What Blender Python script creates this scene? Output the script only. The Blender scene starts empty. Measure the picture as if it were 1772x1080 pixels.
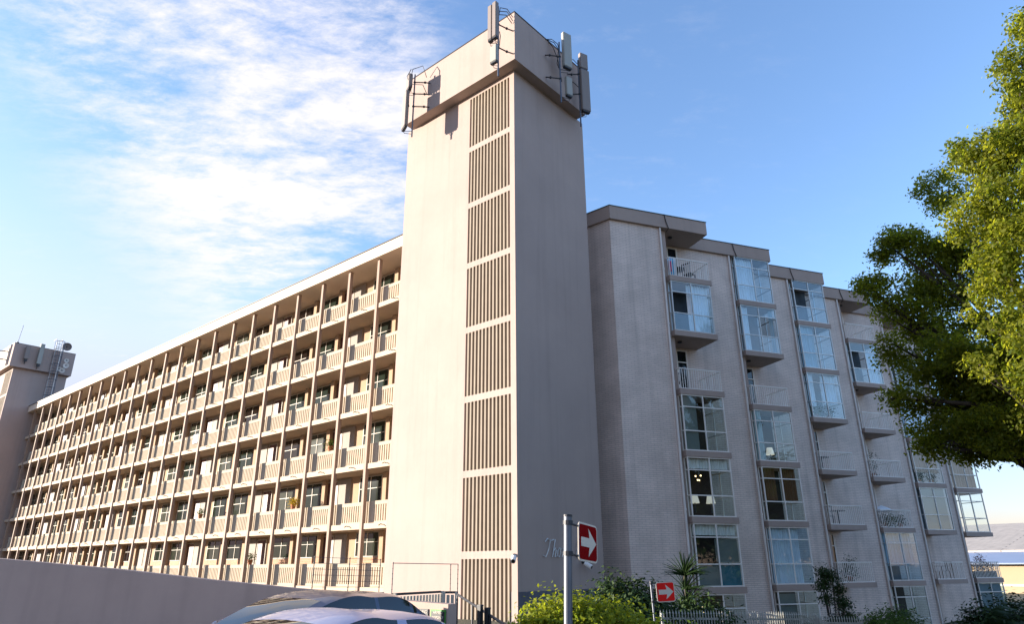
import bpy, bmesh, math, random
import numpy as np
from mathutils import Vector, Matrix
random.seed(7)
R = math.radians
scene = bpy.context.scene
COL = scene.collection
EYE = 1.65            # camera height above the street; heights "rel" below are relative to the eye

# ------------------------------------------------------------------ camera
cam_d = bpy.data.cameras.new('camera')
cam = bpy.data.objects.new('camera', cam_d); COL.objects.link(cam)
cam_d.sensor_width = 36; cam_d.lens = 24.02; cam_d.clip_end = 5000; cam_d.clip_start = 0.1
RT = Vector((0.65548, -0.75519, -0.00527)); UP = Vector((-0.26086, -0.23296, 0.93685)); FW = Vector((0.70873, 0.61271, 0.34969))
cam.matrix_world = Matrix(((RT.x, UP.x, -FW.x, 0), (RT.y, UP.y, -FW.y, 0), (RT.z, UP.z, -FW.z, EYE), (0, 0, 0, 1)))
scene.camera = cam

# ------------------------------------------------------------------ world and sun
SUN_EL = R(8.0)
SUN = Vector((-0.588, 0.809, 0)).normalized() * math.cos(SUN_EL) + Vector((0, 0, math.sin(SUN_EL)))
world = bpy.data.worlds.new('World'); scene.world = world; world.use_nodes = True
nt = world.node_tree; N = nt.nodes; L = nt.links; N.clear()
wo = N.new('ShaderNodeOutputWorld'); bg = N.new('ShaderNodeBackground'); bg.inputs['Strength'].default_value = 0.15
sky = N.new('ShaderNodeTexSky'); sky.sky_type = 'NISHITA'; sky.sun_disc = False
sky.sun_elevation = SUN_EL; sky.sun_rotation = math.atan2(SUN.x, SUN.y)
sky.air_density = 1.0; sky.dust_density = 0.3; sky.ozone_density = 3.0; sky.altitude = 0
tc = N.new('ShaderNodeTexCoord')
def vdot(v, s=None):
    d = N.new('ShaderNodeVectorMath'); d.operation = 'DOT_PRODUCT'; L.new(s or tc.outputs['Generated'], d.inputs[0]); d.inputs[1].default_value = v
    return d.outputs['Value']
def mth(op, a, b=None, c=None, clamp=False):
    m = N.new('ShaderNodeMath'); m.operation = op; m.use_clamp = clamp
    for i, x in enumerate((a, b, c)):
        if x is None: continue
        if isinstance(x, (int, float)): m.inputs[i].default_value = x
        else: L.new(x, m.inputs[i])
    return m.outputs[0]
def mrange(v, a, b, c=0, d=1, smooth=True):
    m = N.new('ShaderNodeMapRange'); m.interpolation_type = 'SMOOTHSTEP' if smooth else 'LINEAR'
    L.new(v, m.inputs[0])
    for i, x in enumerate((a, b, c, d)): m.inputs[i + 1].default_value = x
    return m.outputs[0]
H_R = Vector((0.6545, -0.756, 0)); H_F = Vector((0.756, 0.6545, 0))       # level right / forward
x_ = vdot(H_R); f_ = vdot(H_F); z_ = vdot((0, 0, 1))
fpos = mth('MAXIMUM', z_, 0.03)
cx = mth('DIVIDE', x_, mth('ADD', fpos, 0.12)); cy = mth('DIVIDE', f_, mth('ADD', fpos, 0.12))
comb = N.new('ShaderNodeCombineXYZ'); L.new(cx, comb.inputs[0]); L.new(cy, comb.inputs[1])
mp = N.new('ShaderNodeMapping'); mp.inputs['Rotation'].default_value = (0, 0, R(-38)); mp.inputs['Scale'].default_value = (1.0, 1.9, 1)
L.new(comb.outputs[0], mp.inputs[0])
def noise(scale, detail, rough, dist, vec):
    n = N.new('ShaderNodeTexNoise'); n.inputs['Scale'].default_value = scale; n.inputs['Detail'].default_value = detail
    n.inputs['Roughness'].default_value = rough; n.inputs['Distortion'].default_value = dist; L.new(vec, n.inputs['Vector']); return n.outputs['Fac']
n1 = noise(1.3, 8, 0.6, 0.12, mp.outputs[0]); n2 = noise(9.0, 8, 0.7, 0.15, mp.outputs[0])
az_ = mth('ARCTAN2', x_, f_)                                # bearing from straight ahead, right positive
el_ = mth('ARCSINE', z_)
# a diagonal bank of cirrus: thick high on the left, thinning out down towards the tower
d_ = mth('ADD', mth('MULTIPLY', az_, 0.80), mth('MULTIPLY', el_, 0.62))   # along-bank distance measure
bank = mth('MULTIPLY', mrange(mth('ADD', el_, mth('MULTIPLY', az_, 0.88)), -0.20, 0.06), mrange(az_, -0.04, -0.20))
low = mth('MULTIPLY', mrange(el_, 0.62, 0.12), mrange(az_, -0.15, -0.55))
cl = mth('ADD', mth('MULTIPLY', n1, 0.75), mth('MULTIPLY', n2, 0.46))
dens = mth('MULTIPLY', bank, mrange(cl, 0.47, 0.75), clamp=True)
n3 = noise(2.6, 6, 0.6, 0.2, mp.outputs[0])
small = mth('MULTIPLY', mth('MULTIPLY', mrange(n3, 0.63, 0.74), mrange(az_, -0.05, -0.3)), mrange(el_, 0.62, 0.3))
faint = mth('MULTIPLY', mrange(n2, 0.5, 0.75), mth('MULTIPLY', mrange(az_, 0.75, -0.1), 0.10))
wide = mth('MULTIPLY', mrange(n1, 0.45, 0.75), 0.35)       # thin cloud everywhere else
rest = mth('MULTIPLY', wide, mrange(mth('ABSOLUTE', az_), 0.9, 1.5))
dens = mth('MAXIMUM', mth('MAXIMUM', dens, mth('MULTIPLY', small, 0.8)), mth('MAXIMUM', faint, rest))
hs = N.new('ShaderNodeHueSaturation'); hs.inputs['Saturation'].default_value = 1.0; hs.inputs['Value'].default_value = 1.0
L.new(sky.outputs[0], hs.inputs['Color'])
tint = N.new('ShaderNodeMix'); tint.data_type = 'RGBA'; tint.blend_type = 'MULTIPLY'; tint.inputs[0].default_value = 1
SKY_TINT = (1.28, 1.12, 1.14, 1); L.new(hs.outputs[0], tint.inputs[6]); tint.inputs[7].default_value = SKY_TINT
glow = mth('MULTIPLY', mrange(vdot(tuple(SUN)), 0.1, 1.0), 1.0)
veil = N.new('ShaderNodeMix'); veil.data_type = 'RGBA'; L.new(mth('MULTIPLY', low, 0.95), veil.inputs[0])
L.new(tint.outputs[2], veil.inputs[6]); veil.inputs[7].default_value = (1.72, 1.76, 1.92, 1)
clm = N.new('ShaderNodeMix'); clm.data_type = 'RGBA'; L.new(dens, clm.inputs[0]); L.new(veil.outputs[2], clm.inputs[6])
clm.inputs[7].default_value = (2.30, 2.20, 2.28, 1)
hz = N.new('ShaderNodeMix'); hz.data_type = 'RGBA'; hz.blend_type = 'MULTIPLY'; hz.inputs[0].default_value = 1; L.new(clm.outputs[2], hz.inputs[6])
hc = N.new('ShaderNodeMix'); hc.data_type = 'RGBA'; L.new(mrange(el_, 0.0, 0.30), hc.inputs[0]); hc.inputs[6].default_value = (0.58, 0.50, 0.60, 1); hc.inputs[7].default_value = (1, 1, 1, 1); L.new(hc.outputs[2], hz.inputs[7])
L.new(hz.outputs[2], bg.inputs['Color']); L.new(bg.outputs[0], wo.inputs[0])

sd = bpy.data.lights.new('sun', 'SUN'); sd.energy = 4.4; sd.angle = R(0.5); sd.color = (1.0, 0.90, 0.77)
so = bpy.data.objects.new('sun', sd); COL.objects.link(so); so.rotation_euler = (-SUN).to_track_quat('-Z', 'Y').to_euler(); so.location = (-40, 40, 60)
scene.view_settings.view_transform = 'Standard'; scene.view_settings.look = 'None'
scene.view_settings.gamma = 1.0; scene.view_settings.exposure = 1.7
scene.render.engine = 'CYCLES'; scene.cycles.max_bounces = 7; scene.cycles.transparent_max_bounces = 12

# ------------------------------------------------------------------ materials
MATS = {}
def mat(name, col, rough=0.8, metal=0.0, var=0.0, vscale=0.6, bump=0.0, bscale=30, streak=0.0, coat=0.0, spec=0.4, emit=None, trans=None):
    m = bpy.data.materials.new(name); m.use_nodes = True; n = m.node_tree.nodes; l = m.node_tree.links
    b = n['Principled BSDF']; b.inputs['Roughness'].default_value = rough; b.inputs['Metallic'].default_value = metal
    b.inputs['Specular IOR Level'].default_value = spec; b.inputs['Coat Weight'].default_value = coat
    b.inputs['Base Color'].default_value = (*col, 1)
    if emit: b.inputs['Emission Color'].default_value = (*emit[0], 1); b.inputs['Emission Strength'].default_value = emit[1]
    if var or bump or streak:
        g = n.new('ShaderNodeNewGeometry')
        src = None
        if var or streak:
            nz = n.new('ShaderNodeTexNoise'); nz.inputs['Scale'].default_value = vscale; nz.inputs['Detail'].default_value = 7; nz.inputs['Roughness'].default_value = 0.62
            l.new(g.outputs['Position'], nz.inputs['Vector'])
            mr = n.new('ShaderNodeMapRange'); mr.inputs[1].default_value = 0.3; mr.inputs[2].default_value = 0.7; mr.inputs[3].default_value = 1 - var; mr.inputs[4].default_value = 1 + var
            l.new(nz.outputs['Fac'], mr.inputs[0]); src = mr.outputs[0]
            if streak:
                mp = n.new('ShaderNodeMapping'); mp.inputs['Scale'].default_value = (3.0, 3.0, 0.12); l.new(g.outputs['Position'], mp.inputs[0])
                ns = n.new('ShaderNodeTexNoise'); ns.inputs['Scale'].default_value = 1.3; ns.inputs['Detail'].default_value = 5; l.new(mp.outputs[0], ns.inputs['Vector'])
                ms = n.new('ShaderNodeMapRange'); ms.inputs[1].default_value = 0.5; ms.inputs[2].default_value = 0.78; ms.inputs[3].default_value = 1; ms.inputs[4].default_value = 1 - streak
                l.new(ns.outputs['Fac'], ms.inputs[0])
                mm = n.new('ShaderNodeMath'); mm.operation = 'MULTIPLY'; l.new(src, mm.inputs[0]); l.new(ms.outputs[0], mm.inputs[1]); src = mm.outputs[0]
            vm = n.new('ShaderNodeVectorMath'); vm.operation = 'SCALE'; vm.inputs[0].default_value = col; l.new(src, vm.inputs['Scale'])
            l.new(vm.outputs[0], b.inputs['Base Color'])
        if bump:
            nb = n.new('ShaderNodeTexNoise'); nb.inputs['Scale'].default_value = bscale; nb.inputs['Detail'].default_value = 4; l.new(g.outputs['Position'], nb.inputs['Vector'])
            bp = n.new('ShaderNodeBump'); bp.inputs['Strength'].default_value = bump; bp.inputs['Distance'].default_value = 0.02
            l.new(nb.outputs['Fac'], bp.inputs['Height']); l.new(bp.outputs[0], b.inputs['Normal'])
    MATS[name] = m; return m
def brick_mat(name, c1, c2, mortar, bw, bh, ms, bump=0.6, var=0.12):
    m = bpy.data.materials.new(name); m.use_nodes = True; n = m.node_tree.nodes; l = m.node_tree.links; b = n['Principled BSDF']
    uv = n.new('ShaderNodeUVMap'); br = n.new('ShaderNodeTexBrick'); l.new(uv.outputs[0], br.inputs['Vector'])
    br.inputs['Scale'].default_value = 1; br.inputs['Brick Width'].default_value = bw; br.inputs['Row Height'].default_value = bh
    br.inputs['Mortar Size'].default_value = ms; br.inputs['Mortar Smooth'].default_value = 0.3; br.inputs['Bias'].default_value = -0.2
    br.inputs['Color1'].default_value = (*c1, 1); br.inputs['Color2'].default_value = (*c2, 1); br.inputs['Mortar'].default_value = (*mortar, 1)
    nz = n.new('ShaderNodeTexNoise'); nz.inputs['Scale'].default_value = 0.8; nz.inputs['Detail'].default_value = 8; l.new(uv.outputs[0], nz.inputs['Vector'])
    mr = n.new('ShaderNodeMapRange'); mr.inputs[1].default_value = 0.3; mr.inputs[2].default_value = 0.7; mr.inputs[3].default_value = 1 - var; mr.inputs[4].default_value = 1 + var; l.new(nz.outputs['Fac'], mr.inputs[0])
    mp = n.new('ShaderNodeMapping'); mp.inputs['Scale'].default_value = (2.2, 0.10, 1); l.new(uv.outputs[0], mp.inputs[0]); ns = n.new('ShaderNodeTexNoise'); ns.inputs['Scale'].default_value = 1.0; ns.inputs['Detail'].default_value = 6; l.new(mp.outputs[0], ns.inputs['Vector'])
    m2 = n.new('ShaderNodeMapRange'); m2.inputs[1].default_value = 0.5; m2.inputs[2].default_value = 0.8; m2.inputs[3].default_value = 1; m2.inputs[4].default_value = 0.78; l.new(ns.outputs['Fac'], m2.inputs[0])
    mm = n.new('ShaderNodeMath'); mm.operation = 'MULTIPLY'; l.new(mr.outputs[0], mm.inputs[0]); l.new(m2.outputs[0], mm.inputs[1])
    vm = n.new('ShaderNodeVectorMath'); vm.operation = 'SCALE'; l.new(br.outputs['Color'], vm.inputs[0]); l.new(mm.outputs[0], vm.inputs['Scale']); l.new(vm.outputs[0], b.inputs['Base Color'])
    bp = n.new('ShaderNodeBump'); bp.inputs['Strength'].default_value = bump; bp.inputs['Distance'].default_value = 0.015; bp.invert = True
    l.new(br.outputs['Fac'], bp.inputs['Height']); l.new(bp.outputs[0], b.inputs['Normal']); b.inputs['Roughness'].default_value = 0.75
    MATS[name] = m
def leaf_mat(name, ca, cb, trans=0.25, tg=1.0):
    m = bpy.data.materials.new(name); m.use_nodes = True; n = m.node_tree.nodes; l = m.node_tree.links; b = n['Principled BSDF']
    uv = n.new('ShaderNodeUVMap'); sp = n.new('ShaderNodeSeparateXYZ'); l.new(uv.outputs[0], sp.inputs[0])
    mx = n.new('ShaderNodeMix'); mx.data_type = 'RGBA'; l.new(sp.outputs[0], mx.inputs[0]); mx.inputs[6].default_value = (*ca, 1); mx.inputs[7].default_value = (*cb, 1)
    l.new(mx.outputs[2], b.inputs['Base Color']); b.inputs['Roughness'].default_value = 0.6; b.inputs['Specular IOR Level'].default_value = 0.2
    tr = n.new('ShaderNodeBsdfTranslucent'); tv = n.new('ShaderNodeVectorMath'); tv.operation = 'MULTIPLY'; tv.inputs[1].default_value = (tg * 1.05, tg, tg * .6); l.new(mx.outputs[2], tv.inputs[0]); l.new(tv.outputs[0], tr.inputs[0]); ms = n.new('ShaderNodeMixShader'); ms.inputs[0].default_value = trans
    l.new(b.outputs[0], ms.inputs[1]); l.new(tr.outputs[0], ms.inputs[2]); l.new(ms.outputs[0], n['Material Output'].inputs[0]); MATS[name] = m
def glass_mat(name, tintc, refl=0.25, rough=0.02):
    m = bpy.data.materials.new(name); m.use_nodes = True; n = m.node_tree.nodes; l = m.node_tree.links; n.remove(n['Principled BSDF'])
    tr = n.new('ShaderNodeBsdfTransparent'); tr.inputs[0].default_value = (*tintc, 1)
    gl = n.new('ShaderNodeBsdfGlossy'); gl.inputs['Roughness'].default_value = rough; gl.inputs[0].default_value = (0.95, 1, 1, 1)
    gg = n.new('ShaderNodeNewGeometry'); dt = n.new('ShaderNodeVectorMath'); dt.operation = 'DOT_PRODUCT'; l.new(gg.outputs['Normal'], dt.inputs[0]); l.new(gg.outputs['Incoming'], dt.inputs[1])
    def M(op, a, b, c=None):
        q = n.new('ShaderNodeMath'); q.operation = op; q.use_clamp = op == 'MULTIPLY_ADD'
        for k, v in enumerate((a, b, c)):
            if v is None: continue
            if isinstance(v, (int, float)): q.inputs[k].default_value = v
            else: l.new(v, q.inputs[k])
        return q.outputs[0]
    f5 = M('POWER', M('SUBTRACT', 1.0, M('ABSOLUTE', dt.outputs['Value'], 0)), 5.0); fac = M('MULTIPLY_ADD', f5, 0.9, 0.045 + refl)
    nz = n.new('ShaderNodeTexNoise'); nz.inputs['Scale'].default_value = 1.5; g = n.new('ShaderNodeNewGeometry'); l.new(g.outputs['Position'], nz.inputs['Vector'])
    bp = n.new('ShaderNodeBump'); bp.inputs['Strength'].default_value = 0.06; bp.inputs['Distance'].default_value = 0.02; l.new(nz.outputs[0], bp.inputs['Height']); l.new(bp.outputs[0], gl.inputs['Normal'])
    ms = n.new('ShaderNodeMixShader'); l.new(fac, ms.inputs[0]); l.new(tr.outputs[0], ms.inputs[1]); l.new(gl.outputs[0], ms.inputs[2])
    l.new(ms.outputs[0], n['Material Output'].inputs[0]); MATS[name] = m

mat('tower_plaster', (0.40, 0.305, 0.265), 0.85, var=0.06, vscale=0.45, bump=0.25, bscale=6, streak=0.09)
mat('fin_plaster', (0.30, 0.245, 0.19), 0.85, var=0.06, vscale=2); mat('shaft_shade', (0.10, 0.08, 0.065), 0.9, var=.2)
mat('slab_plaster', (0.54, 0.42, 0.31), 0.85, var=0.05, vscale=0.8, bump=0.2, bscale=10, streak=0.06)
mat('fascia_plaster', (0.40, 0.31, 0.265), 0.85, var=0.06, vscale=0.7, bump=0.2, bscale=10, streak=0.09)
mat('roof_paint', (0.74, 0.60, 0.47), 0.8, var=0.04, streak=0.05)
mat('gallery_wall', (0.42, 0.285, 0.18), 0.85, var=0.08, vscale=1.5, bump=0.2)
mat('column_paint', (0.31, 0.22, 0.165), 0.7, var=0.06, vscale=2)
mat('rail_plaster', (0.44, 0.365, 0.275), 0.85, var=0.06, vscale=1.2, bump=0.15, streak=0.05)
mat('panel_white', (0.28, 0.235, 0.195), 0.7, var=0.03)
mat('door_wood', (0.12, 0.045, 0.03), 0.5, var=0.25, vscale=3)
mat('win_frame', (0.38, 0.33, 0.26), 0.55, var=0.04)
mat('alu', (0.62, 0.62, 0.60), 0.4, metal=0.2, var=0.04)
mat('white_metal', (0.85, 0.80, 0.74), 0.5, var=0.05)
mat('pipe_white', (0.75, 0.69, 0.64), 0.5, var=0.08, vscale=2)
mat('dark_metal', (0.03, 0.03, 0.035), 0.5)
mat('coping', (0.05, 0.08, 0.075), 0.5, var=0.15)
mat('antenna_shell', (0.34, 0.33, 0.29), 0.5, var=0.04)
mat('antenna_taupe', (0.24, 0.20, 0.18), 0.6, var=0.05)
mat('galv', (0.12, 0.13, 0.155), 0.42, metal=0.6, var=0.10, vscale=8)
mat('asphalt', (0.055, 0.055, 0.058), 0.9, var=0.15, vscale=1.2, bump=0.5, bscale=60)
mat('pavement', (0.30, 0.28, 0.25), 0.9, var=0.12, vscale=1.5, bump=0.3)
mat('ground_soil', (0.10, 0.09, 0.055), 0.95, var=0.25, vscale=0.5, bump=0.5)
mat('wall_paint', (0.47, 0.33, 0.27), 0.85, var=0.07, vscale=0.9, bump=0.12, bscale=25, streak=0.10)
mat('wall_dark', (0.11, 0.11, 0.13), 0.85, var=0.1, vscale=1)
mat('palisade', (0.45, 0.41, 0.34), 0.6, var=0.05)
mat('bark', (0.05, 0.038, 0.03), 0.9, var=0.3, vscale=4, bump=0.8, bscale=14)
mat('red_dark', (0.26, 0.002, 0.003), 0.8, var=0.05, spec=.04)  # on the large sign, its shade is put into this darker red
mat('red_lit', (0.80, 0.02, 0.016), 0.7, spec=.06)  # same sign red in a lit tone, brightness put into the colour
mat('sign_white', (0.62, 0.54, 0.44), 0.4, var=0.03)
mat('green_paint', (0.05, 0.25, 0.03), 0.5); mat('black_paint', (0.02, 0.02, 0.022), 0.5)
mat('plastic_black', (0.02, 0.02, 0.02), 0.5); mat('rubber', (0.02, 0.02, 0.02), 0.8)
mat('cloth_blue', (0.12, 0.40, 0.62), 0.9, var=0.1, vscale=4); mat('cloth_white', (0.75, 0.77, 0.80), 0.9); mat('cloth_pink', (0.6, 0.08, 0.25), 0.9)
mat('curtain', (0.85, 0.86, 0.86), 0.9, var=0.05, vscale=3); mat('curtain_teal', (0.42, 0.55, 0.60), 0.9, var=0.08, vscale=3)
mat('curtain_brown', (0.20, 0.10, 0.05), 0.9, var=0.1); mat('curtain_cream', (0.62, 0.44, 0.33), 0.9, var=0.05)
mat('screen_grey', (0.18, 0.20, 0.19), 0.7, var=0.1); mat('screen_teal', (0.03, 0.16, 0.22), 0.5)
mat('room_shade_dark', (0.05, 0.035, 0.028), 0.9, var=0.2, vscale=2)  # dimness of the rooms put into the colour
mat('lamp_glow', (0.8, 0.7, 0.5), 0.6, emit=((1.0, 0.72, 0.38), 1.6)); mat('lamp_shade', (0.75, 0.75, 0.68), 0.8, emit=((0.9, 0.85, 0.7), 0.12))
mat('wood', (0.22, 0.11, 0.055), 0.55, var=0.2, vscale=5)
mat('terracotta', (0.45, 0.17, 0.08), 0.8)
mat('car_navy', (0.03, 0.04, 0.09), 0.3, metal=0.1, coat=0.5, spec=0.6)
mat('car_silver', (0.34, 0.35, 0.50), 0.35, metal=0.1, coat=0.5, spec=0.5)
mat('car_glass', (0.008, 0.012, 0.016), 0.03, spec=0.6); mat('chrome', (0.7, 0.7, 0.72), 0.15, metal=1.0)
mat('yellow_wall', (0.36, 0.28, 0.18), 0.85, var=0.04, vscale=0.3); mat('blue_roof', (0.22, 0.27, 0.38), 0.5, var=0.05)
mat('pale_roof', (0.62, 0.57, 0.52), 0.6, var=0.05)
mat('house_white', (0.45, 0.42, 0.38), 0.85, var=0.05)
brick_mat('brick_painted', (0.76, 0.62, 0.54), (0.69, 0.56, 0.485), (0.54, 0.44, 0.385), 0.34, 0.086, 0.012, bump=0.5)
brick_mat('brick_orange', (0.50, 0.22, 0.09), (0.38, 0.15, 0.07), (0.42, 0.33, 0.25), 0.23, 0.085, 0.012)
brick_mat('roof_sheet', (0.46, 0.40, 0.34), (0.43, 0.375, 0.32), (0.22, 0.19, 0.17), 30, 0.9, 0.10, bump=0.8)
leaf_mat('leaf_ficus', (0.035, 0.06, 0.007), (0.15, 0.15, 0.014), 0.5, 4.2)
leaf_mat('leaf_bush', (0.09, 0.14, 0.012), (0.31, 0.32, 0.022), 0.45, 2.0)
leaf_mat('leaf_dark', (0.018, 0.04, 0.010), (0.04, 0.07, 0.018), 0.15)
leaf_mat('leaf_hedge', (0.04, 0.09, 0.01), (0.09, 0.14, 0.018), 0.25)
leaf_mat('leaf_red', (0.25, 0.03, 0.02), (0.14, 0.08, 0.02), 0.25)
glass_mat('glass_bay', (0.78, 0.92, 1.0), 0.07); glass_mat('glass_dark', (0.84, 0.90, 0.88), 0.02); glass_mat('glass_clear', (0.93, 0.97, 0.97), 0.0)
def window_mat():
    m = mat('gallery_glass', (0.02, 0.028, 0.026), 0.03, spec=0.4); n = m.node_tree.nodes; l = m.node_tree.links
    oi = n.new('ShaderNodeObjectInfo'); cr = n.new('ShaderNodeValToRGB'); l.new(oi.outputs['Random'], cr.inputs[0]); e = cr.color_ramp
    e.interpolation = 'CONSTANT'; e.elements[0].color = (0.02, 0.028, 0.022, 1); e.elements[1].position = 0.3; e.elements[1].color = (0.02, 0.028, 0.02, 1)
    for p, c in ((0.5, (0.015, 0.01, 0.008, 1)), (0.62, (0.035, 0.04, 0.03, 1)), (0.75, (0.02, 0.025, 0.02, 1)), (0.9, (0.07, 0.075, 0.06, 1))):
        k = e.elements.new(p); k.color = c
    l.new(cr.outputs[0], n['Principled BSDF'].inputs['Base Color'])
window_mat()

# ------------------------------------------------------------------ helpers
class MB:
    def __init__(s): s.v = []; s.f = []
    def add(s, vs, fs): o = len(s.v); s.v += [tuple(v) for v in vs]; s.f += [tuple(i + o for i in f) for f in fs]; return s
    def box(s, x0, x1, y0, y1, z0, z1):
        return s.add([(x0, y0, z0), (x1, y0, z0), (x1, y1, z0), (x0, y1, z0), (x0, y0, z1), (x1, y0, z1), (x1, y1, z1), (x0, y1, z1)],
                     [(0, 3, 2, 1), (4, 5, 6, 7), (0, 1, 5, 4), (1, 2, 6, 5), (2, 3, 7, 6), (3, 0, 4, 7)])
    def prism(s, poly, z0, z1):
        n = len(poly); return s.add([(p[0], p[1], z0) for p in poly] + [(p[0], p[1], z1) for p in poly],
            [tuple(range(n))[::-1], tuple(range(n, 2 * n))] + [(i, (i + 1) % n, n + (i + 1) % n, n + i) for i in range(n)])
    def tube(s, pts, r, n=6, r1=None, cap=True):
        pts = [Vector(p) for p in pts]; rings = []; m = len(pts)
        for i, p in enumerate(pts):
            d = (pts[min(i + 1, m - 1)] - pts[max(i - 1, 0)]).normalized(); a = Vector((0, 0, 1)) if abs(d.z) < 0.9 else Vector((1, 0, 0))
            u = d.cross(a).normalized(); w = d.cross(u); rr = r if r1 is None else r + (r1 - r) * i / (m - 1)
            rings += [p + (u * math.cos(2 * math.pi * k / n) + w * math.sin(2 * math.pi * k / n)) * rr for k in range(n)]
        fs = [(i * n + k, i * n + (k + 1) % n, (i + 1) * n + (k + 1) % n, (i + 1) * n + k) for i in range(m - 1) for k in range(n)]
        if cap: fs += [tuple(range(n))[::-1], tuple(range((m - 1) * n, m * n))]
        return s.add(rings, fs)
    def obox(s, c, ax, ay, az):      # oriented box: centre and three half-axis vectors
        c, ax, ay, az = map(Vector, (c, ax, ay, az))
        return s.add([c + ax * i + ay * j + az * k for k in (-1, 1) for (i, j) in ((-1, -1), (1, -1), (1, 1), (-1, 1))],
                     [(0, 3, 2, 1), (4, 5, 6, 7), (0, 1, 5, 4), (1, 2, 6, 5), (2, 3, 7, 6), (3, 0, 4, 7)])
    def grid(s, P, closed=False):
        a, b = len(P), len(P[0]); bb = b if closed else b - 1
        return s.add([q for row in P for q in row], [(i * b + j, i * b + (j + 1) % b, (i + 1) * b + (j + 1) % b, (i + 1) * b + j) for i in range(a - 1) for j in range(bb)])
    def ball(s, c, r, n=8, m=6, sq=(1, 1, 1)):
        P = [[(c[0] + r * sq[0] * math.sin(math.pi * i / m) * math.cos(2 * math.pi * j / n), c[1] + r * sq[1] * math.sin(math.pi * i / m) * math.sin(2 * math.pi * j / n), c[2] + r * sq[2] * math.cos(math.pi * i / m)) for j in range(n)] for i in range(m + 1)]
        return s.grid(P, True)
    def build(s, name, m, parent=None, shift=True, smooth=False, bevel=0, fix=True):
        o0 = parent.matrix_world_loc if False else None
        off = Vector(parent.get('_o', (0, 0, 0))) if (parent and shift) else Vector((0, 0, 0))
        me = bpy.data.meshes.new(name)
        me.from_pydata([(v[0] - off.x, v[1] - off.y, v[2] - off.z) for v in s.v], [], s.f)
        if fix:
            bm = bmesh.new(); bm.from_mesh(me); bmesh.ops.recalc_face_normals(bm, faces=bm.faces)
            if bevel: bmesh.ops.bevel(bm, geom=bm.edges[:], offset=bevel, segments=2, affect='EDGES', clamp_overlap=True)
            bm.to_mesh(me); bm.free()
        uvl = me.uv_layers.new(name='UVMap')
        for p in me.polygons:
            nx, ny, nz = p.normal
            for li in p.loop_indices:
                q = me.vertices[me.loops[li].vertex_index].co
                if abs(nz) > 0.7: uvl.data[li].uv = (q.x, q.y)
                else:
                    h = math.hypot(nx, ny); uvl.data[li].uv = (q.x * (-ny / h) + q.y * (nx / h), q.z)
            p.use_smooth = smooth
        me.materials.append(MATS[m]); o = bpy.data.objects.new(name, me); COL.objects.link(o)
        if parent: o.parent = parent
        return o
def tag(o, label=None, cat=None, group=None, kind=None):
    if label: o['label'] = label
    if cat: o['category'] = cat
    if group: o['group'] = group
    if kind: o['kind'] = kind
    return o
def thing(name, label, cat, loc=(0, 0, 0), rz=0, group=None, shiftable=True):
    o = bpy.data.objects.new(name, None); COL.objects.link(o); o.location = loc; o.rotation_euler = (0, 0, rz); o.empty_display_size = 0.3
    o['_o'] = loc if shiftable else (0, 0, 0)
    return tag(o, label, cat, group)
def copy_part(o, parent, loc=None, name=None):
    c = o.copy(); c.parent = parent; COL.objects.link(c)
    if loc is not None: c.location = loc
    return c
def copy_tree(o, parent=None):
    c = o.copy(); COL.objects.link(c); c.parent = parent
    for ch in list(o.children): copy_tree(ch, c)
    return c
def W(x, d, rel=0.0):                # level right / level forward / height over the eye -> world
    return Vector((0.6545 * x + 0.756 * d, -0.756 * x + 0.6545 * d, rel + EYE))
def ground_z(x, y):
    xc = 0.6545 * x - 0.756 * y; d = 0.756 * x + 0.6545 * y
    ss = lambda t: max(0, min(1, t)) ** 2 * (3 - 2 * max(0, min(1, t)))
    return -1.75 * ss((xc - 0.5) / 9) * ss((d - 11) / 9) - 0.14 * ss((1 - xc) / 1.5) * ss((d - 3) / 2) * (1 - ss((d - 12.5) / 3))

# ------------------------------------------------------------------ setting: ground, street
def sheet(name, x0, x1, y0, y1, nx, ny, m, dz=0.0, label=None):
    P = [[(x0 + (x1 - x0) * i / nx, y0 + (y1 - y0) * j / ny) for j in range(ny + 1)] for i in range(nx + 1)]
    mb = MB(); mb.grid([[(lambda w: (w.x, w.y, ground_z(w.x, w.y) + dz))(W(a, b)) for a, b in row] for row in P])
    o = mb.build(name, m, fix=False); tag(o, label, None, None, 'structure'); return o
mb = MB(); X = [-1500, -400, -120, -60, -30] + list(range(-20, 31, 2)) + [40, 60, 120, 400, 1500]; Y = [-1500, -400, -60, -20, -8] + list(range(-4, 41, 2)) + [60, 90, 140, 400, 1500]
mb.grid([[(lambda w: (w.x, w.y, ground_z(w.x, w.y)))(W(a, b)) for b in Y] for a in X])
tag(mb.build('ground', 'ground_soil', fix=False), 'dry garden soil around the buildings', None, None, 'structure')
sheet('road', -60, 60, -4.5, 10.4, 60, 16, 'asphalt', 0.006, 'dark asphalt street in front of the flats')
sheet('pavement', -60, 2.0, 10.4, 11.75, 40, 4, 'pavement', 0.12, 'pale pavement along the boundary wall')

# ------------------------------------------------------------------ common dimensions (world Z)
Z = lambda rel: rel + EYE
SB = [12.53 - 2.72 * k for k in range(6)]           # undersides of the six floor slabs, rel
ST = [b + 0.25 for b in SB]

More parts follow.
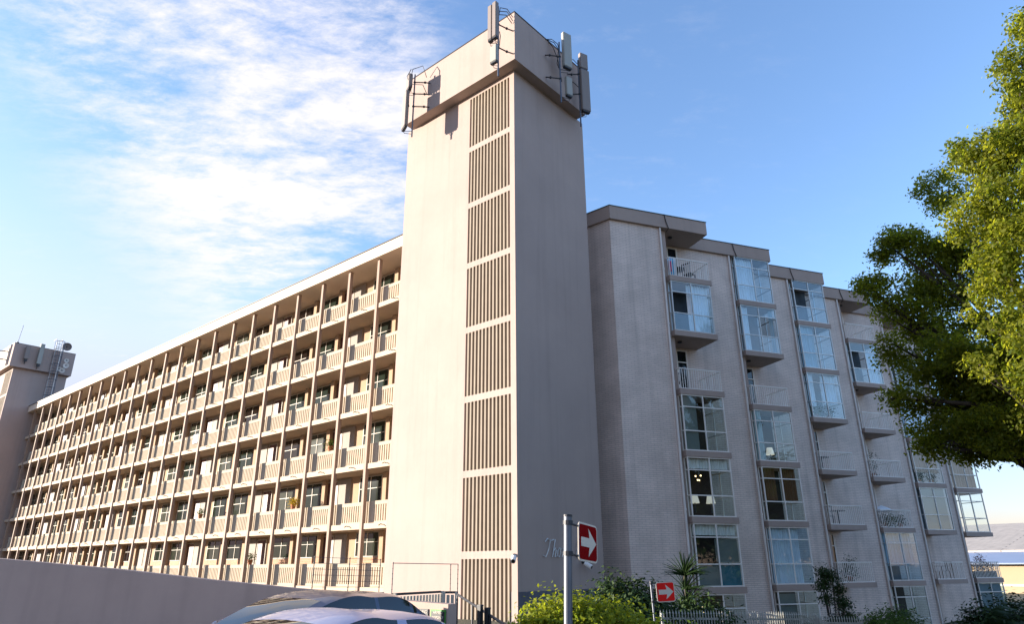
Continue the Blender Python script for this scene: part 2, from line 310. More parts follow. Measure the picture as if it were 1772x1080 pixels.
# ================================================================== long block with access galleries
BX, BY = 20.03, 22.0
block = thing('apartment_building', 'long six-storey cream block with open access galleries and slim columns between the two towers', 'apartment building', (20.03, 22.04, Z(-1.6)))
YC = [26.80 + 2.524 * j for j in range(-1, 23)]      # column positions
WX = 21.8                                             # gallery back wall
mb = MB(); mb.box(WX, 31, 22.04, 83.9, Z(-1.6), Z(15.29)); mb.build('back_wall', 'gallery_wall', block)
mb = MB(); mb.box(BX, 31.3, 22.04, 83.88, Z(15.292), Z(15.91)); mb.build('roof', 'roof_paint', block)
mb = MB(); mb.box(BX - 0.05, 31.4, 22.03, 83.87, Z(15.912), Z(15.96)); mb.build('roof_edge', 'dark_metal', block)
for k in range(6):
    mb = MB(); mb.box(20.33, WX - 0.003, 22.045, 83.895, Z(SB[k]), Z(ST[k])); mb.build('gallery_slab', 'slab_plaster', block)
col0 = MB(); col0.box(20.27, 20.46, -0.085, 0.085, Z(-1.12), Z(15.288)); c0 = None
for y in YC:
    if c0 is None: c0 = col0.build('column', 'column_paint', block, shift=False); c0.location = (-BX, y - 22.04, -Z(-1.6))
    else: copy_part(c0, block, (-BX, y - 22.04, -Z(-1.6)))
# balustrade panel, local origin at its right (low Y) end on the slab top; runs to +Y over one bay
BAL = 2.524 - 0.10
mb = MB(); H = 1.0
mb.box(0, 0.10, 0, BAL, 0, 0.10); mb.box(0, 0.10, 0, BAL, H - 0.17, H); mb.box(0, 0.10, 0, 0.07, 0.10, H - 0.17); mb.box(0, 0.10, BAL - 0.44, BAL, 0.10, H - 0.17)
ns = 11; w0, w1 = 0.07, BAL - 0.44
for i in range(ns):
    a = w0 + (w1 - w0) * (i + 0.62) / (ns + 0.25); mb.box(0.012, 0.07, a, a + 0.092, 0.10, H - 0.17)
balm = mb
bays = [(b, 24.276 + 2.524 * b + 0.05) for b in range(0, 23)]
cells = sorted([(b, k) for b, _ in bays for k in range(6)], key=lambda t: (t[0], t[1]))
near = set(cells[:100]); b0 = None; rest = MB()
for b, y0 in bays:
    for k in range(6):
        if (b, k) in near:
            loc = (20.60 - BX, y0 - 22.04, Z(ST[k] + 0.002) - Z(-1.6))
            if b0 is None: b0 = balm.build('balustrade', 'rail_plaster', block, shift=False); b0.location = loc
            else: copy_part(b0, block, loc)
        else:
            rest.add([(v[0] + 20.60, v[1] + y0, v[2] + Z(ST[k] + 0.002)) for v in balm.v], balm.f)
tag(rest.build('balustrade', 'rail_plaster', block), kind='stuff')
# first hidden bay beside the tower
mb = MB(); 
for k in range(6): mb.box(20.60, 20.74, 22.06, 24.2, Z(ST[k] + 0.002), Z(ST[k] + 1.0))
mb.build('end_parapet', 'rail_plaster', block)
# gallery windows, doors, screens (shared meshes), placed on the back wall
def frame_mesh(w, h, t=0.05):
    m = MB(); m.box(0, 0.07, 0, w, 0, t); m.box(0, 0.07, 0, w, h - t, h); m.box(0, 0.07, 0, t, t, h - t); m.box(0, 0.07, w - t, w, t, h - t)
    m.box(0.005, 0.065, w * .5 - .02, w * .5 + .02, t, h - t); m.box(0.002, 0.068, t, w - t, h * .58, h * .58 + .035); return m
wfm = frame_mesh(1.80, 1.50); wpm = MB(); wpm.box(0.03, 0.045, 0.05, 1.75, 0.05, 1.45)
dm = MB(); dm.box(0, 0.04, 0, 0.86, 0, 2.30); dmf = MB(); dmf.box(-.02, 0.05, -0.06, 0, 0, 2.36); dmf.box(-.02, 0.05, .86, .92, 0, 2.36); dmf.box(-.02, .05, 0, .86, 2.30, 2.36); dk = MB(); dk.ball((-0.03, 0.08, 1.0), 0.03)
pm = MB(); pm.box(0, 0.07, 0, 1.02, 0, 2.40)
proto = {}
def put(kind, m, ma, par, loc):
    if kind not in proto:
        o = m.build(kind.split(':')[0], ma, par, shift=False); o.location = loc; proto[kind] = o; return o
    return copy_part(proto[kind], par, loc)
spandrel = MB(); pil = MB(); scr = MB(); pil0 = MB(); pil0.box(-0.24, -0.001, -0.42, -0.14, 0.001, 2.46)
for k in range(6):
    zf = ST[k]
    for b, y0 in bays + [(-1, 21.8)]:
        ph = (b) % 6 if b >= 0 else 5
        yb = y0 + 0.30; o_ = (WX - BX, yb - 22.04, Z(zf) - Z(-1.6))
        if ph in (0, 1, 3, 4):
            if b >= 0:
                w = put('window', wfm, 'win_frame', block, (o_[0] - 0.06, o_[1] + 0.12, o_[2] + (1.30 if k == 5 else 0.90)))
                if k == 5: w.scale = (1, 1, .76)

                if b < 40: put('pane', wpm, 'gallery_glass', w, (0, 0, 0))
                spandrel.box(WX - 0.05, WX + 0.01, yb + 0.12, yb + 1.92, Z(zf) + 0.0, Z(zf) + (1.285 if k == 5 else 0.885))
                put('pilaster', pil0, 'gallery_wall', block, (o_[0], o_[1], o_[2])) if b < 14 else pil.box(WX - 0.24, WX - 0.001, yb - 0.42, yb - 0.14, Z(zf) + 0.001, Z(zf) + 2.46)
        else:
            mir = (ph == 5)
            dy, py = (0.10, 1.15) if mir else (1.25, 0.10)
            d = put('door', dm, 'door_wood', block, (o_[0] - 0.05, o_[1] + dy, o_[2] + 0.002)); put('door_frame', dmf, 'win_frame', d, (0, 0, 0)); put('handle', dk, 'chrome', d, (0, 0, 0))
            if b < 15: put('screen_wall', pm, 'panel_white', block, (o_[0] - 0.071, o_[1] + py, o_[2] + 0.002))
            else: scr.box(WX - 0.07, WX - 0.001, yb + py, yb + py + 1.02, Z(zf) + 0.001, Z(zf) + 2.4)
    if k < 6:
        pass
tag(pil.build('pilaster', 'gallery_wall', block), kind='stuff'); tag(scr.build('screen_wall', 'panel_white', block), kind='stuff');  tag(spandrel.build('brick_spandrel', 'brick_orange', block), 'orange face-brick panels under the gallery windows')
sp = MB(); sp.tube([(-0.0, 0, 0.02), (-0.10, 0, 0.03), (-0.20, 0.0, -0.03)], 0.022, 6)
for k in range(5):
    for b, y0 in bays[:16]:
        put('spout', sp, 'dark_metal', block, (20.33 - BX, y0 + 1.0 - 22.04, Z(SB[k] + 0.14) - Z(-1.6)))

# ================================================================== stair towers
def make_tower(loc, label, cx1, cy1):
    # local frame: origin at the tower's front-right foot; x into the block, y along the street face
    t = thing('stair_tower', label, 'tower', loc, 0, None, shiftable=False)
    LX, LY = 4.96, 6.72; z0 = Z(-0.76) - loc[2]; zc = Z(19.71) - loc[2]; zt = Z(22.17) - loc[2]
    ya, yb = 0.26, 2.56; D = 0.42
    pz = [(Z(19.50 - 2.75 * k) - loc[2], Z(19.50 - 2.5 - 2.75 * k) - loc[2]) for k in range(9)]
    m = MB()
    m.box(D, LX, 0, LY, z0 - 3.2, zc)                          # mass behind the screen
    m.box(0, D + .001, 0, ya, z0 - 3, zc - 0.001); m.box(0, D + .001, yb, LY - 0.0, z0 - 3, zc - 0.001)
    top = zc - 0.001
    for k in range(9):
        m.box(0.001, D + .001, ya, yb, pz[k][0], top); top = pz[k][1]
    m.box(0.001, D + .001, ya, yb, z0 - 3, top)
    m.build('tower_wall', 'tower_plaster', t, shift=False)
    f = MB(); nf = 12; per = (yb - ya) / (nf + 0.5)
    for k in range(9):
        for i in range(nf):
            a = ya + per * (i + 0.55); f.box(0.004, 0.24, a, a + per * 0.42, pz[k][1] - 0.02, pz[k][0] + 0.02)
    f.build('fin_screen', 'fin_plaster', t, shift=False); f = MB(); f.box(D - .02, D - .003, ya + .001, yb - .001, z0 - 2.9, pz[0][0] + .02); f.build('shaft_shade_panel', 'shaft_shade', t, shift=False)  # dark panel behind the fins puts the shade of the slots into colour
    c = MB(); o = 0.51; th = 0.2
    c.box(-o, cx1, -0.49, cy1, zc, zt); c.build('tower_cap', 'tower_plaster', t, shift=False)
    e = MB(); e.box(-o - .02, cx1 + .02, -0.51, cy1 + .02, zt + .001, zt + .05); e.build('cap_flashing', 'dark_metal', t, shift=False)
    p = MB(); p.box(0.02, LX + 0.02, -0.02, 0.3, -2.0, z0 - 0.001); p.build('plinth', 'wall_dark', t, shift=False)
    return t
tower = make_tower((17.87, 15.27, 0), 'tall near tower with bright sunlit left face, vertical fin screens and antennas round its cap', 4.53, 6.38)
tower2 = make_tower((17.87, 83.95, 0), 'far tower at the left edge behind the end of the gallery block', 5.2, 6.72)

# near tower: phone antennas
def antenna_set(loc, n_, u_, spec, label, taupe):
    """n_: outward unit from the wall, u_: along the wall. spec: list of (along, out, z0, z1, width, depth, material)"""
    a = thing('phone_antenna', label, 'antenna', loc, 0, 'phone antennas on the near tower cap', shiftable=False)
    n_, u_ = Vector(n_), Vector(u_); zz = Vector((0, 0, 1))
    (pu, po, pz0, pz1) = spec['pole']
    m = MB(); b = n_ * po + u_ * pu; m.tube([b + zz * pz0, b + zz * pz1], 0.035, 8)
    m.build('pole', 'galv', a, shift=False)
    for z in spec['arms']:
        m = MB(); w = u_ * spec.get('wall', pu); e = b + zz * z
        m.tube([w + zz * (z + .05), w + n_ * po * .55 + zz * (z - .10), e], 0.028, 6); m.ball(tuple(w + n_ * po * .55 + zz * (z - .10)), 0.06); m.ball(tuple(e), 0.065)
        m.build('bracket', 'dark_metal', a, shift=False)
    for (au, ao, z0, z1, w, d, ma, yaw) in spec['panels']:
        c = n_ * ao + u_ * au + zz * (z0 + z1) / 2; ax = (n_ * math.sin(yaw) + u_ * math.cos(yaw)); ay = (n_ * math.cos(yaw) - u_ * math.sin(yaw))
        m = MB(); m.obox(c, ax * w / 2, ay * d / 2, zz * (z1 - z0) / 2); p = m.build('panel', ma, a, shift=False, bevel=0.02)
        m = MB(); m.obox(c - zz * ((z1 - z0) / 2 + .04), ax * w * .42, ay * d * .4, zz * .035); m.tube([c - zz * ((z1 - z0) / 2 + .06) + ax * w * .2, c - zz * ((z1 - z0) / 2 + .28), b + zz * (z0 - .35)], 0.014, 5)
        m.tube([c - zz * ((z1 - z0) / 2 + .06) - ax * w * .2, c - zz * ((z1 - z0) / 2 + .2) + n_ * .06, b + zz * (z0 - .2)], 0.014, 5)
        m.build('connector', 'dark_metal', p, shift=False)
    for (pts) in spec['cables']:
        m = MB(); m.tube([n_ * q[0] + u_ * q[1] + zz * q[2] for q in pts], 0.018, 5); m.build('cable', 'plastic_black', a, shift=False)
    return a
TY, TN = (0, 1, 0), (-1, 0, 0)
antenna_set((17.36, 20.45, Z(19.71)), TN, TY, dict(pole=(.0, .55, -1.5, 1.95), wall=-0.45, arms=(0.15, .85, 1.5),
    panels=[(0.30, .76, -1.0, .92, .52, .16, 'antenna_taupe', R(-22)), (0.22, 0.70, 1.10, 1.86, .52, .18, 'antenna_taupe', R(-22))],
    cables=[[(.1, -.3, 1.9), (.4, -.35, 2.35), (.75, -.05, 2.1), (.8, 0, 1.5), (.7, 0.05, .9)], [(.8, 0, 2.1), (.9, .15, 1.7), (.7, .1, 1.2), (.85, .1, .6), (.8, 0, .0)], [(.05, -.3, 1.0), (.35, -.35, 1.3), (.78, -.1, 1.2), (.8, .06, .7)]]),
    'slim antenna pair at the left end of the near tower cap above its shadow', 1)
antenna_set((17.36, 15.05, Z(19.71)), TN, TY, dict(pole=(0.0, .72, -1.2, 2.4), wall=-0.18, arms=(0.25, 1.45),
    panels=[(0.30, .85, 0.70, 2.50, .22, .2, 'antenna_taupe', 0), (0.05, .85, .72, 2.54, .22, .2, 'antenna_taupe', 0), (0.14, .82, -.48, 0.33, .36, .16, 'antenna_shell', 0)],
    cables=[[(.03, -.2, 2.2), (.3, -.12, 2.5), (.62, -.02, 2.4), (.66, .05, 1.8)], [(.03, -.2, 2.0), (.3, -.12, 2.35), (.66, 0, 2.2)], [(.03, -.15, 1.9), (.35, -.1, 2.15), (.7, .02, 2.0)], [(.66, -.02, 1.1), (.7, -.1, .8), (.62, .02, .5), (.66, .05, .1)]]),
    'tall twin antenna with small grey box below, near the front corner of the cap', 1)
antenna_set((20.0, 14.78, Z(19.71)), (0, -1, 0), (1, 0, 0), dict(pole=(-.1, .45, -.95, 2.3), wall=-0.55, arms=(0.3, 1.5),
    panels=[(0.22, .62, 1.0, 2.87, .46, .18, 'antenna_shell', R(15)), (0.28, .60, -.46, .50, .34, .16, 'antenna_shell', R(15))],
    cables=[[(.02, -.5, 2.45), (.15, -.25, 2.55), (.4, -.15, 2.2), (.45, -.05, 1.7), (.4, -.08, 1.0), (.45, 0, .2)], [(.02, -.4, 2.5), (.2, -.15, 2.4), (.42, -.12, 1.9), (.3, -.1, 1.2), (.42, .0, .7)], [(.02, -.3, 2.42), (.25, -.3, 2.0), (.4, -.2, 1.4), (.42, -.1, .9)]]),
    'cream antenna with a grey box below it on the shaded right face of the cap', 1)
antenna_set((21.5, 14.78, Z(19.71)), (0, -1, 0), (1, 0, 0), dict(pole=(-.1, .40, -1.35, 2.3), wall=-0.4, arms=(0.4, 1.5),
    panels=[(0.12, .55, -0.50, 1.75, .46, .2, 'antenna_taupe', R(20)), (0.10, .55, 1.82, 2.67, .42, .18, 'antenna_taupe', R(20))],
    cables=[[(.02, -.4, 2.2), (.2, -.2, 2.4), (.42, 0, 2.0), (.4, .05, 1.2)], [(.02, -.4, 1.2), (.25, -.25, 1.0), (.42, .02, .7)]]),
    'dark antenna pair at the right end of the shaded cap face', 1)

# far tower equipment
lad = thing('caged_ladder', 'galvanised caged ladder climbing the shaded side of the far tower', 'ladder', (21.3, 83.9, Z(15.9)), 0, shiftable=False)
for s_ in (-.28, .28):
    m = MB(); m.tube([(s_, -.62, -.6), (s_, -.62, 7.2), (s_, -.3, 7.6), (s_, .6, 7.6)], 0.035, 6); m.build('rail', 'white_metal', lad, shift=False)
m = MB()
for i in range(26): m.tube([(-.28, -.62, -.5 + .3 * i), (.28, -.62, -.5 + .3 * i)], 0.02, 5)
m.build('rungs', 'galv', lad, shift=False)
m = MB()
for i in range(9): m.tube([(.34 * math.cos(a) * 1.25, -.62 - .75 * math.sin(a), .4 + .85 * i) for a in [math.pi * j / 8 for j in range(9)]], 0.028, 4)
for a in [math.pi * j / 6 for j in range(7)]: m.tube([(.425 * math.cos(a), -.62 - .75 * math.sin(a), .4), (.425 * math.cos(a), -.62 - .75 * math.sin(a), 7.2)], 0.018, 4)
m.build('cage', 'galv', lad, shift=False)
def flat_antenna(loc, w, h, ma, label):
    a = thing('phone_antenna', label, 'antenna', loc, 0, 'antennas on the far tower cap', shiftable=False)
    m = MB(); m.box(-w / 2, w / 2, -.45, -.2, 0, h); m.build('panel', ma, a, shift=False, bevel=0.02)
    m = MB(); m.tube([(0, -.12, -.5), (0, -.12, h * .9)], .05); m.box(-.12, .12, -.42, -.22, -.28, -.02); m.build('bracket', 'dark_metal', a, shift=False)
flat_antenna((18.55, 83.45, Z(20.6)), .42, 1.4, 'antenna_taupe', 'short taupe antenna near the left corner of the far tower cap')
flat_antenna((19.75, 83.45, Z(20.3)), .40, 2.2, 'antenna_shell', 'long pale antenna hanging beside the ladder on the far tower cap')
def dish(loc, r, ma, label, toward=(-.2, -1, 0)):
    a = thing('satellite_dish', label, 'satellite dish', loc, 0, 'dishes on the far tower', shiftable=False)
    d = Vector(toward).normalized(); q = d.to_track_quat('Z', 'Y'); m = MB(); P = []
    for i in range(5):
        rr = r * i / 4; P.append([tuple(q @ Vector((max(rr, .001) * math.cos(2 * math.pi * j / 14), max(rr, .001) * math.sin(2 * math.pi * j / 14), .25 * rr * rr / r)) + d * .35) for j in range(14)])
    m.grid(P, True); m.build('reflector', ma, a, shift=False, smooth=True)
    m = MB(); m.tube([(0, 0, 0), tuple(d * .36)], .04); m.tube([tuple(d * .36), tuple(d * (.36 + r * .6))], .02); m.ball(tuple(d * (.36 + r * .6)), .06); m.build('feed_arm', 'dark_metal', a, shift=False)
dish((22.55, 83.9, Z(17.0)), .55, 'white_metal', 'large round white dish low on the far tower just above the roof line', (-.5, -1, -.15))
for (x, z, r, s) in ((22.05, 21.3, .24, 'topmost small white dish right of the ladder'), (22.1, 20.75, .3, 'second small white dish right of the ladder'), (21.85, 20.15, .28, 'lower right small white dish beside the ladder'), (21.45 + .1, 20.25, .24, 'small white dish closest to the ladder cage')):
    dish((x + .4, 83.46, Z(z)), r, 'white_metal', s + ' on the far tower cap', (-.6, -1, -.2))
dish((22.2, 83.7, Z(22.9)), .45, 'antenna_taupe', 'grey dish standing on the roof edge of the far tower', (-.4, -1, -.3))
mast = thing('antenna_mast', 'thin whip mast on the far tower roof corner', 'mast', (17.6, 83.6, Z(22.2)), 0, shiftable=False)
m = MB(); m.tube([(0, 0, 0), (0.1, -.1, 2.0)], .025); m.build('whip', 'galv', mast, shift=False); m = MB(); m.box(-.1, .1, -.1, .1, 0, .12); m.build('base', 'dark_metal', mast, shift=False)
m = MB()
p0 = Vector((16.3, 86.0, Z(19.9))); p1 = Vector((17.35, 84.2, Z(22.1)))
arm = thing('side_antenna', 'dark outrigger antenna on the sunlit left face of the far tower cap', 'antenna', (17.3, 86.2, Z(20.6)), 0, shiftable=False)
m.tube([(0, 0, .3), (-1.2, .2, .2)], .05); m.tube([(0, 0, 1.2), (-1.2, .2, 1.1)], .05); m.build('bracket', 'dark_metal', arm, shift=False)
m = MB(); m.box(-1.45, -1.2, 0, .4, -.3, 1.9); m.build('panel', 'antenna_taupe', arm, shift=False)
m = MB(); m.box(17.30, 17.355, 85.0, 85.25, Z(20.0), Z(21.9)); tag(m.build('cable_tray', 'antenna_taupe'), 'narrow taupe cable tray on the sunlit face of the far tower cap', 'cable tray')

# CCTV cameras and lettering on the near tower
def cctv(loc, d, label):
    a = thing('security_camera', label, 'security camera', loc, 0, 'security cameras on the near tower', shiftable=False); d = Vector(d)
    m = MB(); m.tube([(0, 0, .12), tuple(d * .18 + Vector((0, 0, .14)))], .025); m.ball(tuple(d * .03 + Vector((0, 0, .12))), .06); m.build('bracket', 'dark_metal', a, shift=False)
    m = MB(); e = d * .22 + Vector((0, 0, .02)); dd = (d + Vector((0, 0, -.5))).normalized(); m.tube([tuple(e - dd * .12), tuple(e + dd * .02), tuple(e + dd * .16)], .085, 12); m.build('housing', 'white_metal', a, shift=False)
    m = MB(); m.tube([tuple(e + dd * .161), tuple(e + dd * .175)], .06, 12); m.build('lens', 'car_glass', a, shift=False)
cctv((17.86, 15.40, Z(.22)), (-.75, -.5, 0), 'white camera on the lit edge of the tower beside the fin screen')
cctv((21.45, 15.26, Z(.02)), (.2, -.9, 0), 'white camera on the shaded tower face under the arrow sign')
let = thing('lettering', 'thin silver script lettering on the shaded tower face, partly hidden behind the arrow sign', 'lettering', (19.2, 15.25, Z(.30)), 0, shiftable=False)
S_ = {'T': [[(.0, .42), (.12, .52), (.3, .46), (.46, .50)], [(.28, .47), (.2, .2), (.08, .0), (-.06, .05)]],
      'h': [[(.16, .5), (.06, .0)], [(.09, .16), (.2, .26), (.24, .2), (.19, .0), (.26, .03)]],
      'e': [[(.02, .12), (.15, .18), (.13, .26), (.04, .2), (.03, .04), (.12, .0), (.2, .06)]],
      'o': [[(.12, .26), (.03, .18), (.03, .03), (.12, .0), (.19, .1), (.16, .23), (.12, .26), (.25, .22)]],
      'r': [[(.0, .0), (.08, .26), (.06, .2), (.16, .26), (.18, .2)]], 'n': [[(.08, .26), (.02, .0), (.06, .15), (.17, .26), (.2, .2), (.15, .0), (.22, .04)]],
      'b': [[(.14, .52), (.04, .02), (.14, .0), (.2, .1), (.16, .22), (.07, .18)]]}
x = 0.0
for ch, adv in (('T', .34), ('h', .27), ('o', .25), ('r', .2), ('n', .5), ('b', .25)):
    for st in S_[ch]:
        m = MB(); m.tube([(x + 1.05 * a + .14 * b, -.03, b * 1.15) for a, b in st], .019, 5); m.build('stroke', 'alu', let, shift=False)
    x += adv * 1.15

# ================================================================== sawtooth block on the right
TH = math.atan2(-0.4912, 0.8711)
saw = thing('brick_apartment_building', 'stepped painted-brick block with projecting balconies and glazed bays to the right of the tower', 'apartment building', (24.45, 15.06, -2.2), TH, shiftable=False)
zz0 = 2.2 + EYE            # local z of the eye level
LZ = lambda rel: rel + zz0
PU, PV = 5.08, 1.58
nd = (-.4912, .8711)
poly = [(nd[0] * 7, nd[1] * 7 + .2)] + [(.05, .15)]
for i in range(6):
    u, v = PU * i, PV * i
    poly += [(u + 2.78, v + .15), (u + 2.78, v + .32), (u + 3.12, v + .32), (u + 3.12, v + PV + .15)]
poly[-1] = (PU * 5 + 3.12, PV * 5 + 9); poly += [(nd[0] * 7 + 2, PV * 5 + 9)]
m = MB(); m.prism(poly, 0.0, LZ(15.24)); m.build('brick_wall', 'brick_painted', saw, shift=False)
rp = [(nd[0] * 7, nd[1] * 7), (0, 0)]
for i in range(6):
    u, v = PU * i, PV * i; rp += [(u + 5.32, v), (u + 5.32, v + PV)]
rp[-1] = (PU * 5 + 5.32, PV * 5 + 1.6); rp += [(PU * 5 + 3.3, PV * 5 + 1.6), (PU * 5 + 3.3, PV * 5 + 9.1), (nd[0] * 7 + 2, PV * 5 + 9.1)]
m = MB(); m.prism(rp, LZ(15.242), LZ(15.91)); m.build('roof', 'fascia_plaster', saw, shift=False)
def off(poly, d):
    out = []
    n = len(poly)
    for i in range(n):
        p0, p1, p2 = Vector(poly[i - 1]), Vector(poly[i]), Vector(poly[(i + 1) % n]); a = (p1 - p0).normalized(); b = (p2 - p1).normalized()
        na, nb = Vector((a.y, -a.x)), Vector((b.y, -b.x)); k = (na + nb); k = k / max(0.3, k.dot(na)); out.append(tuple(p1 + k * d))
    return out
m = MB(); m.prism(off(rp, .025), LZ(15.912), LZ(15.95)); m.build('roof_coping', 'coping', saw, shift=False)
for i in range(6):
    u, v = PU * i, PV * i
    m = MB(); m.box(u + 2.784, u + 3.118, v + .312, v + .322, 0, LZ(15.238)); m.build('pilaster', 'fascia_plaster', saw, shift=False)
    m = MB(); m.tube([(u + 2.70, v + .09, 0), (u + 2.70, v + .09, LZ(15.235))], .05, 8)
    for k in range(6): m.tube([(u + 2.70, v + .09, LZ(SB[k] + .5)), (u + 2.70, v + .09, LZ(SB[k] + .58))], .064, 8)
    m.build('downpipe', 'pipe_white', saw, shift=False)
    m = MB(); m.tube([(u + 2.95, v - .02, LZ(15.95)), (u + 3.0, v - .03, LZ(15.6)), (u + 3.12, v - .03, LZ(15.22)), (u + 3.08, v + .15, LZ(15.1))], .022, 5); m.build('roof_cable', 'plastic_black', saw, shift=False)
slab_m = MB(); slab_m.box(2.95, 5.26, 0.0, 1.72, 0, .25); rail_m = MB()
for x in [3.05 + .118 * j for j in range(19)]: rail_m.box(x - .011, x + .011, .05, .072, .28, 1.16)
for y in [.18 + .125 * j for j in range(12)]: rail_m.box(5.165, 5.19, y - .012, y + .012, .28, 1.16); 
for y in [.1, .2]: rail_m.box(3.03, 3.046, y - .008, y + .008, .28, 1.16)
rail_m.box(3.0, 5.2, .035, .08, 1.16, 1.205); rail_m.box(3.0, 5.2, .045, .071, .25, .29); rail_m.box(5.16, 5.196, .076, 1.66, 1.16, 1.20); rail_m.box(5.16, 5.19, .072, 1.66, .25, .29); rail_m.box(3.0, 3.04, .076, .32, 1.16, 1.20)
light_m = MB(); light_m.tube([(3.7, .8, -.012), (3.7, .8, -.07)], .11, 10)
HB = 2.72 - .25
def bay_frame():
    m = MB(); t = .045; z0, z1, z2, z3 = .25, 1.12, 2.17, 2.72
    def bx(x0, x1, y0, y1, a, b): m.box(x0, x1, y0, y1, a, b)
    for x in (3.02, 4.09, 5.15): bx(x - t / 2, x + t / 2, .03, .09, z0, z3 - .002)
    for z in (z0 + .03, z1, z2, z3 - .03):
        bx(3.02 + t / 2, 4.09 - t / 2, .035, .085, z - t / 2, z + t / 2); bx(4.09 + t / 2, 5.15 - t / 2, .035, .085, z - t / 2, z + t / 2)
    for y in (.85, 1.62): bx(5.127, 5.173, y - t / 2, y + t / 2, z0, z3 - .002)
    for z in (z0 + .03, z1, z2, z3 - .03): bx(5.13, 5.17, .09, 1.6, z - t / 2, z + t / 2)
    for y in (.30,): bx(2.998, 3.042, y - .02, y + .02, z0, z3 - .002)
    for z in (z0 + .03, z1, z2, z3 - .03): bx(3.0, 3.04, .09, .28, z - t / 2, z + t / 2)
    return m
def bay_panes(open_left=False, skip=()):
    m = MB(); z = [.28, 1.12, 2.17, 2.69]; x = [3.04, 4.09, 5.13]
    for c in range(2):
        for r in range(3):
            if (c, r) in skip: continue
            m.add([(x[c] + .02, .06, z[r] + .02), (x[c + 1] - .02, .06, z[r] + .02), (x[c + 1] - .02, .06, z[r + 1] - .02), (x[c] + .02, .06, z[r + 1] - .02)], [(0, 1, 2, 3)])
    m.add([(5.15, .1, .29), (5.15, 1.6, .29), (5.15, 1.6, 2.66), (5.15, .1, 2.66), (3.02, .1, .29), (3.02, .27, .29), (3.02, .27, 2.66), (3.02, .1, 2.66)], [(0, 1, 2, 3), (4, 5, 6, 7)])
    return m
def curtain_m(x0, x1, y=.22, z0=.3, z1=2.66, amp=.035, seed=0):
    m = MB(); n = int((x1 - x0) / .025) + 2; rd = random.Random(seed); ph = rd.random() * 6; P = []
    for i in range(n):
        x = x0 + (x1 - x0) * i / (n - 1); yy = y + amp * math.sin(x * 42 + ph + math.sin(x * 11)) + .02 * math.sin(x * 13 + ph); P.append([(x, yy, z0), (x + .01 * math.sin(x * 9), yy * 1.0 + .01, (z0 + z1) / 2), (x, yy, z1)])
    m.grid(P); return m
door_m = MB(); dg_m = MB(); yd0, yd1 = PV + .07, PV + .145
for x in (3.20, 3.86, 4.02, 4.56): door_m.box(x, x + .055, yd0, yd1, .25, 2.60)
for a, b in ((3.255, 3.86), (3.915, 4.02), (4.075, 4.56)):
    for z in ((2.55, 2.60), (1.98, 2.03), (.25, .33)): door_m.box(a, b, yd0, yd1, *z)
    dg_m.box(a, b, PV + .115, PV + .142, .33, 2.55)
pr2 = {}
room_m = MB(); room_m.box(3.13, 5.1, 1.40, 1.43, .252, 2.718)  # dark panel behind the glazing, standing in for the dim room interior
mat('room_shade_mid', (0.10, 0.115, 0.13), 0.9, var=0.3, vscale=1.5)
def put2(kind, m, ma, par, loc):
    key = kind + ma
    if key not in pr2:
        o = m.build(kind.split(':')[0], ma, par, shift=False); o.location = loc; pr2[key] = o; return o
    return copy_part(pr2[key], par, loc)
GRID = ['OGOGGGG', 'GGOGGGG', 'GGGOOOB', 'OGOOOGG', 'OGGGGOB', 'GGGGGOG']
